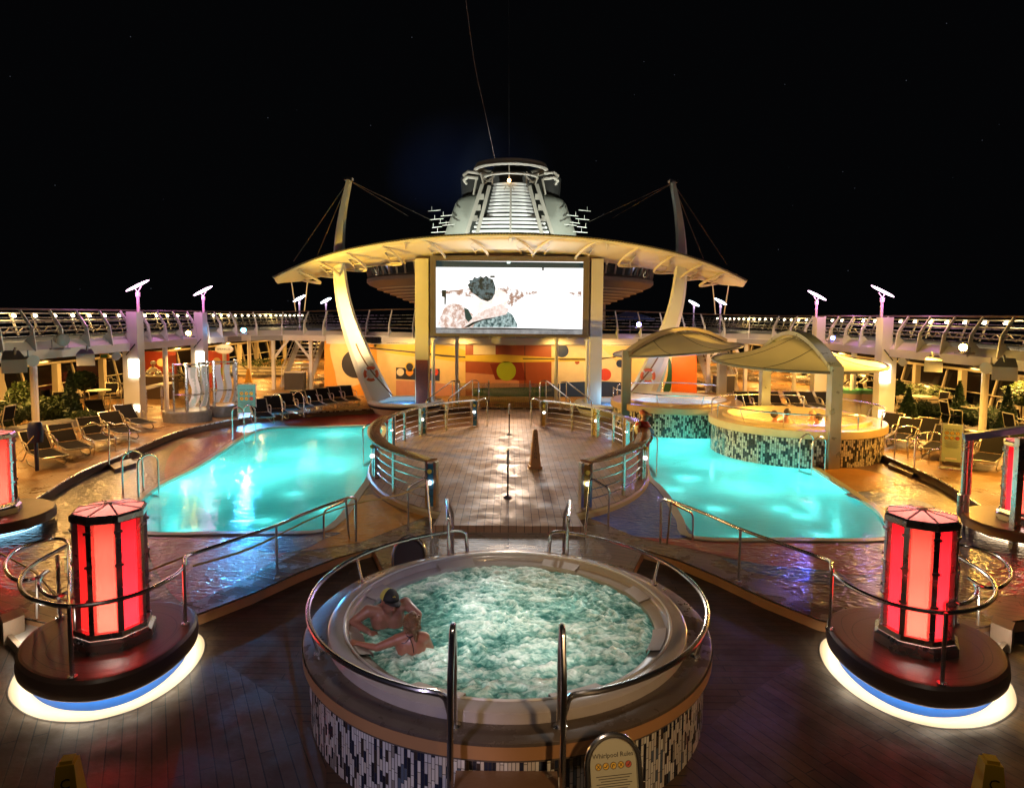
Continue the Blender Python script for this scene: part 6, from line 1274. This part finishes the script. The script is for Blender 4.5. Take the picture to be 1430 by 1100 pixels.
def hand(w,d,nrm,curl=.5,s=1.0):
    """palm and five fingers from wrist w pointing along d; nrm = back of the hand"""
    w=Vector(w);d=Vector(d).normalized();nrm=Vector(nrm); nrm=(nrm-d*nrm.dot(d)).normalized(); x=d.cross(nrm); P=[]
    pc=w+d*.045*s
    for k in range(4): P.append(('l',w+x*(k-1.5)*.012*s,w+d*.085*s+x*(k-1.5)*.021*s,.014*s,.0125*s,8))
    for k,L_ in enumerate((.068,.08,.075,.058)):
        b0=w+d*.085*s+x*(k-1.5)*.022*s; d1=(d-nrm*curl*.6).normalized(); p1=b0+d1*L_*.5*s; d2=(d-nrm*curl*1.8).normalized(); p2=p1+d2*L_*.5*s
        P+= [('l',b0,p1,.0105*s,.0095*s,8),('l',p1,p2,.0095*s,.008*s,8)]
    tb=w+d*.03*s-x*.03*s; t1=tb+(d*.6-x*.7-nrm*.2).normalized()*.04*s; P+= [('l',tb,t1,.014*s,.011*s,8),('l',t1,t1+(d-x*.2-nrm*.3).normalized()*.03*s,.011*s,.009*s,8)]
    return P
def head(c,f,upv=(0,0,1),s=1.0):
    """head prims: centre, facing direction"""
    c=Vector(c);f=Vector(f).normalized();u=Vector(upv);r=f.cross(u).normalized();u=r.cross(f); M=Matrix((f,r,u)).transposed()
    P=[('b',c+u*.025*s,(.098*s,.078*s,.095*s),16,M),('b',c+f*.02*s-u*.045*s,(.07*s,.06*s,.07*s),14,M),('b',c+f*.055*s-u*.085*s,(.03*s,.03*s,.022*s),10,M),
       ('b',c+f*.1*s-u*.015*s,(.014*s,.012*s,.024*s),8,M),('b',c+f*.108*s-u*.028*s,(.012*s,.016*s,.01*s),8,M),('b',c+f*.09*s-u*.06*s,(.01*s,.025*s,.009*s),8,M)]
    for k in(-1,1): P+= [('b',c+r*k*.078*s-u*.005*s,(.018*s,.008*s,.03*s),8,M),('b',c+f*.083*s+r*k*.03*s+u*.022*s,(.012*s,.022*s,.008*s),8,M)]
    return P,M,r,u
# man in cap
W=G(548,872,.78); y0=W.y; HD=A(543,839,y0-.02); 
t=thing('person','shirtless man in black and yellow cap sitting in the foaming whirlpool, arm along its rim','person',(W.x,W.y,.6))
f=Vector((.6,-.72,-.06)); hp,M,r_,u_=head(HD,f,(.12,.0,1),1.08)
nk=HD-Vector((.0,-.03,.15)); ch=Vector((HD.x+.01,HD.y+.08,HD.z-.26))
sl=A(514,853,y0+.0); sr=A(566,842,y0+.12); 
el_=A(493,868,y0-.08); wr=A(515,882,y0-.22); 
er=A(584,858,y0+.02); wr2=Vector((er.x-.02,er.y-.18,.70))
pr=hp+[('l',HD-Vector((0,0,.05)),nk+Vector((0,.02,-.03)),.058,.068),('l',nk+Vector((0,.02,-.02)),sl,.065,.07),('l',nk+Vector((0,.02,-.02)),sr,.065,.07),
 ('l',sl,el_,.066,.047),('l',el_,wr,.046,.03),('l',sr,er,.064,.046),('l',er,wr2,.044,.032)]
mid=(sl+sr)/2
pr+= [('b',mid+Vector((0,.02,-.12)),(.2,.12,.17),16),('l',mid+Vector((-.07,-.04,-.1)),mid+Vector((-.05,-.03,-.4)),.1,.1),('l',mid+Vector((.09,0,-.1)),mid+Vector((.07,0,-.4)),.1,.1)]
pr+=hand(wr,Vector((.9,-.15,-.45)),(0,-.2,1),.5)
body('body',pr,SKIN,t,.009,2)
mb=MB(); CAPB=pm('cap_black',(.02,.02,.022),.7,bump=.2,bs=200); M3=M
def capdome(mb,a0,a1,grow=1.0):
    pts=[];n_=20
    for j in range(7):
        th=PI/2*j/6
        for i in range(n_+1):
            a=a0+(a1-a0)*i/n_; v=Vector((.112*math.sin(th)*math.cos(a),.092*math.sin(th)*math.sin(a),.1*math.cos(th)))*1.05*grow; pts.append(HD+u_*.035+M3@v)
    mb.add(pts,[(j*(n_+1)+i,(j+1)*(n_+1)+i,(j+1)*(n_+1)+i+1,j*(n_+1)+i+1) for j in range(6) for i in range(n_)])
capdome(mb,-1.3,1.3); vs=[]
for i in range(13):
    a=-1.1+2.2*i/12
    for k in(0,1): v=Vector(((.112+.085*k*math.cos(a*.9))*math.cos(a)*1.04,(.094+.0*k)*math.sin(a)*1.05*(1-.0*k),-.004-.015*k+.0*math.cos(a))); vs.append(HD+u_*.035+M3@v)
mb.add(vs,[(2*i,2*i+1,2*i+3,2*i+2) for i in range(12)]); cp=obj('cap',mb,CAPB,t); so=cp.modifiers.new('s','SOLIDIFY'); so.thickness=.006
mb=MB(); capdome(mb,1.3,2*PI-1.3,1.005); obj('cap_back',mb,pm('cap_yellow',(.6,.55,.12),.7,bump=.3,bs=300),cp)
mb=MB(); e_=HD+u_*.085+f.normalized()*.104; mb.tube([e_-r_*.02-u_*.01,e_+r_*.005+u_*.012,e_-r_*.0-u_*.0,e_+r_*.022+u_*.008],.006,5); obj('emblem',mb,pm('emblem_gold',(.7,.55,.1),.5),cp)
mb=MB(); fn=f.normalized()
for k in(-1,1): mb.ball(HD+fn*.094+r_*k*.03+u_*.005,(.008,.008,.008),8)
obj('eyes',mb,pm('eye_dark',(.02,.015,.01),.2),t); mb=MB(); mb.ball(HD+fn*.1-u_*.062,(.008,.022,.006),8,M3); obj('mouth',mb,pm('lips',(.4,.12,.1),.4),t)
mb=MB(); mb.ball(HD+fn*.022-u_*.058,(.076,.064,.058),14,M3); obj('stubble',mb,pm('stubble_brown',(.2,.1,.07),.8),t) if False else None
# woman seen from behind
W=G(583,913,.78); y0=W.y; HD=A(574,873,y0+.02)
t=thing('person','woman with tied up brown hair and halter top seen from behind in the whirlpool','person',(W.x,W.y,.6))
f=Vector((-.55,.8,-.1)); hp,M,r_,u_=head(HD,f,(0,0,1),1.0)
sl=A(554,893,y0); sr=A(593,890,y0+.03); nk=(sl+sr)/2+Vector((0,.0,.04)); ml=A(526,904,y0-.03); hl=A(501,898,y0+.02); er=Vector((sr.x+.06,sr.y+.12,.72))
pr=hp+[('l',HD-Vector((0,0,.04)),nk,.046,.055),('l',nk,sl,.055,.058),('l',nk,sr,.055,.056),('l',sl,ml,.054,.038),('l',ml,hl,.036,.024),('l',sr,er,.052,.042)]
mid=(sl+sr)/2
pr+=[('b',mid+Vector((0,0,-.08)),(.16,.09,.14),16),('l',mid+Vector((-.06,0,-.06)),mid+Vector((-.05,0,-.4)),.088,.085),('l',mid+Vector((.06,0,-.06)),mid+Vector((.05,0,-.4)),.088,.085)]
pr+=hand(hl,(hl-ml),(0,-.2,1),.35,.92)
body('body',pr,SKIN2,t,.009,2)
HAIRM=pm('hair_brown',(.22,.11,.05),.5,0,.5,30,bump=.8,bs=60); mb=MB()
rr=random.Random(5)
mb.ball(HD+Vector((0,-.0,.03))-f.normalized()*.01,(.1,.084,.1),18,M); mb.ball(HD-f.normalized()*.085+Vector((.0,0,.0)),(.045,.05,.055),12,M); mb.limb(HD-f.normalized()*.085+Vector((0,0,-.03)),HD-f.normalized()*.09+Vector((.01,0,-.13)),.03,.015)
mb.ball(HD+Vector((0,0,.12))-f.normalized()*.03,(.045,.045,.035),10,M)
for k in range(26):
    a=rr.uniform(-1.6,1.6); b_=HD-f.normalized()*.095*math.cos(a)+r_*.085*math.sin(a)+Vector((0,0,rr.uniform(.0,.1))); mb.tube(cr([b_,b_+Vector((rr.uniform(-.02,.02),-.01,-.05)),HD-f.normalized()*.1+Vector((rr.uniform(-.02,.02),-.01,rr.uniform(-.05,.0)))],3),[.008]*7,4)
obj('hair',mb,HAIRM,t)
mb=MB(); bk=mid+Vector((0,-.095,-.03)); mb.tube(cr([nk+Vector((-.05,-.03,.02)),nk+Vector((0,-.068,.01)),nk+Vector((.05,-.03,.02))],4),.006,5); mb.tube(cr([nk+Vector((0,-.07,.01)),nk+Vector((.03,-.085,-.06)),nk+Vector((.045,-.098,-.14))],4),.004,5); mb.tube(cr([nk+Vector((0,-.07,.01)),nk+Vector((-.04,-.08,-.04)),nk+Vector((-.08,-.075,-.05))],4),.004,5); obj('halter_strap',mb,pm('strap_black',(.01,.01,.012),.6),t)
# lifeguard on the stage rail
B=G(897,655,ZS); 
yb=G(893,648,ZS).y+.1
t=thing('person','lifeguard in red and white top and cap leaning at the right stage rail','person',(A(897,620,yb).x,yb,ZS))
q=lambda x,y,dy=0:A(x,y,yb+dy)
HD=q(900,581.5); hd,M,r_,u_=head(HD,(.75,-.5,-.35),(0,0,1),1.25)
pr=hd+[('l',HD,q(898,588),.06,.06),('l',q(898,592),q(900,612),.12,.11),('l',q(893,592,-.05),q(903,592,.05),.08,.08),('l',q(891,593,-.1),q(896,606,-.2),.06,.045),('l',q(896,606,-.2),q(906,608,-.3),.042,.03),('l',q(905,594,.1),q(910,606,-.1),.055,.045),('l',q(910,606,-.1),q(907,610,-.3),.042,.03),
 ('l',q(900,612),q(892,622,-.1),.11,.08),('l',q(892,622,-.1),q(893,650,-.05),.075,.05),('l',q(903,612),q(900,628),.11,.08),('l',q(900,628),q(899,651,.1),.075,.05)]
pr+=hand(q(906,608,-.3),Vector((.6,-.3,-.2)),(0,0,1),.8)+hand(q(907,610,-.3),Vector((.1,-.3,-.6)),(0,-1,.3),.8)
body('body',pr,SKIN,t,.014,2)
RD=pm('uniform_red',(.55,.03,.02),.7,bump=.3,bs=60); mb=MB(); mb.limb(q(898,596),q(900,609),.185,.16,14); mb.limb(q(891,593,-.1),q(895,604,-.18),.075,.06); obj('shirt',mb,RD,t)
mb=MB(); mb.ball(q(891,597,-.06),(.1,.14,.18),12); obj('shirt_back',mb,pm('uniform_white',(.7,.65,.55),.7),t)
mb=MB(); mb.limb(q(900,611),q(892,622,-.1),.125,.095); mb.limb(q(903,612),q(900,627),.125,.09); obj('shorts',mb,RD,t)
mb=MB(); mb.ball(q(907,605,-.25),(.13,.05,.16),10); obj('blue_bag',mb,pm('bag_blue',(.15,.3,.6),.6),t)
mb=MB(); mb.ball(HD+Vector((-.02,.02,.09)),(.115,.1,.075),14,M); mb.ball(HD+Vector((.1,-.07,.075)),(.09,.07,.012),10,M); obj('cap',mb,pm('cap_redwhite',(.6,.12,.1),.6,0,.9,20),t)
# cook
c=A(214,540,30.8); t=thing('person','cook in white coat and white cap behind the dark counter','person',(c.x,c.y,ZD)); HD=A(214,509.5,30.8); 
hd,M,r_,u_=head(HD,(.4,-.8,-.45),(0,0,1),1.1)
v=lambda dx,dy,dz:HD+Vector((dx,dy,dz))
pr=hd+[('l',HD,v(0,0,-.15),.06,.06),('l',v(-.2,.02,-.27),v(.2,.02,-.27),.08,.08),('l',v(0,.02,-.3),v(0,.02,-.75),.17,.16),('l',v(-.24,0,-.28),v(-.34,-.1,-.52),.065,.05),('l',v(-.34,-.1,-.52),v(-.2,-.33,-.6),.048,.035),('l',v(.24,0,-.28),v(.42,-.12,-.5),.065,.05),('l',v(.42,-.12,-.5),v(.6,-.3,-.62),.048,.035),('l',v(-.1,.02,-.75),v(-.1,.02,-1.6),.1,.06),('l',v(.1,.02,-.75),v(.1,.02,-1.6),.1,.06)]
pr+=hand(v(.6,-.3,-.62),(.6,-.6,-.2),(0,0,1),.6)+hand(v(-.2,-.33,-.6),(.6,-.6,-.2),(0,0,1),.6)
body('body',pr,SKIN,t,.016,2)
mb=MB(); mb.limb(v(0,.02,-.28),v(0,.02,-.8),.2,.19,14); mb.limb(v(-.24,0,-.28),v(-.34,-.1,-.52),.08,.065); mb.limb(v(.24,0,-.28),v(.42,-.12,-.5),.08,.065); mb.limb(v(.42,-.12,-.5),v(.56,-.26,-.6),.062,.05); mb.limb(v(-.34,-.1,-.52),v(-.22,-.3,-.59),.062,.05); obj('coat',mb,pm('coat_white',(.75,.72,.6),.7),t)
mb=MB(); mb.ball(v(0,0,.1),(.13,.12,.1),14); obj('cap',mb,pm('cook_cap',(.8,.78,.72),.7),t)
# bathers in the yellow whirlpool
HD_=pm('hair_dark',(.03,.018,.01),.6,bump=.6,bs=60)
for x,y,fd,dark,lab in((1082,580,(.8,.3,0),1,'dark haired bather with head turned, leftmost in the yellow whirlpool'),(1099,577,(-.1,.9,0),1,'dark haired bather with back to the camera in the yellow whirlpool'),(1134,579,(-.5,-.8,0),0,'fair bather facing the camera at the far side of the yellow whirlpool'),(1142,584,(-.8,.4,0),1,'dark haired bather rightmost in the yellow whirlpool beside the steel column')):
    HD=A(x,y,19.3 if dark else 20.5); t=thing('person',lab,'person',(HD.x,HD.y,.9)); hd,M,r_,u_=head(HD,fd,(0,0,1),1.1); v=lambda dx,dy,dz:HD+Vector((dx,dy,dz))
    pr=hd+[('l',HD,v(0,0,-.16),.06,.06),('l',v(-.19,0,-.27),v(.19,0,-.27),.08,.08),('l',v(0,0,-.3),v(0,0,-.55),.17,.16),('l',v(-.22,0,-.28),v(-.3,-.05,-.5),.06,.05),('l',v(.22,0,-.28),v(.3,-.05,-.5),.06,.05)]
    body('body',pr,SKIN2,t,.018,2); mb=MB(); mb.ball(HD+Vector((0,0,.04))-Vector(fd).normalized()*.02,(.115,.1,.115),14,M); obj('hair',mb,HD_ if dark else pm('hair_fair',(.3,.2,.1),.6),t)
# ---------------------------------------------------------------- finish
S.view_settings.view_transform='Standard'; S.view_settings.look='None'; S.view_settings.exposure=0; S.view_settings.gamma=1
S.cycles.use_denoising=True; S.cycles.max_bounces=6; S.cycles.diffuse_bounces=2; S.cycles.glossy_bounces=3; S.cycles.transmission_bounces=4; S.cycles.transparent_max_bounces=12; S.cycles.volume_bounces=0
S.cycles.sample_clamp_indirect=4; S.cycles.caustics_reflective=False; S.cycles.caustics_refractive=False
try: S.cycles.use_light_tree=True
except Exception: pass
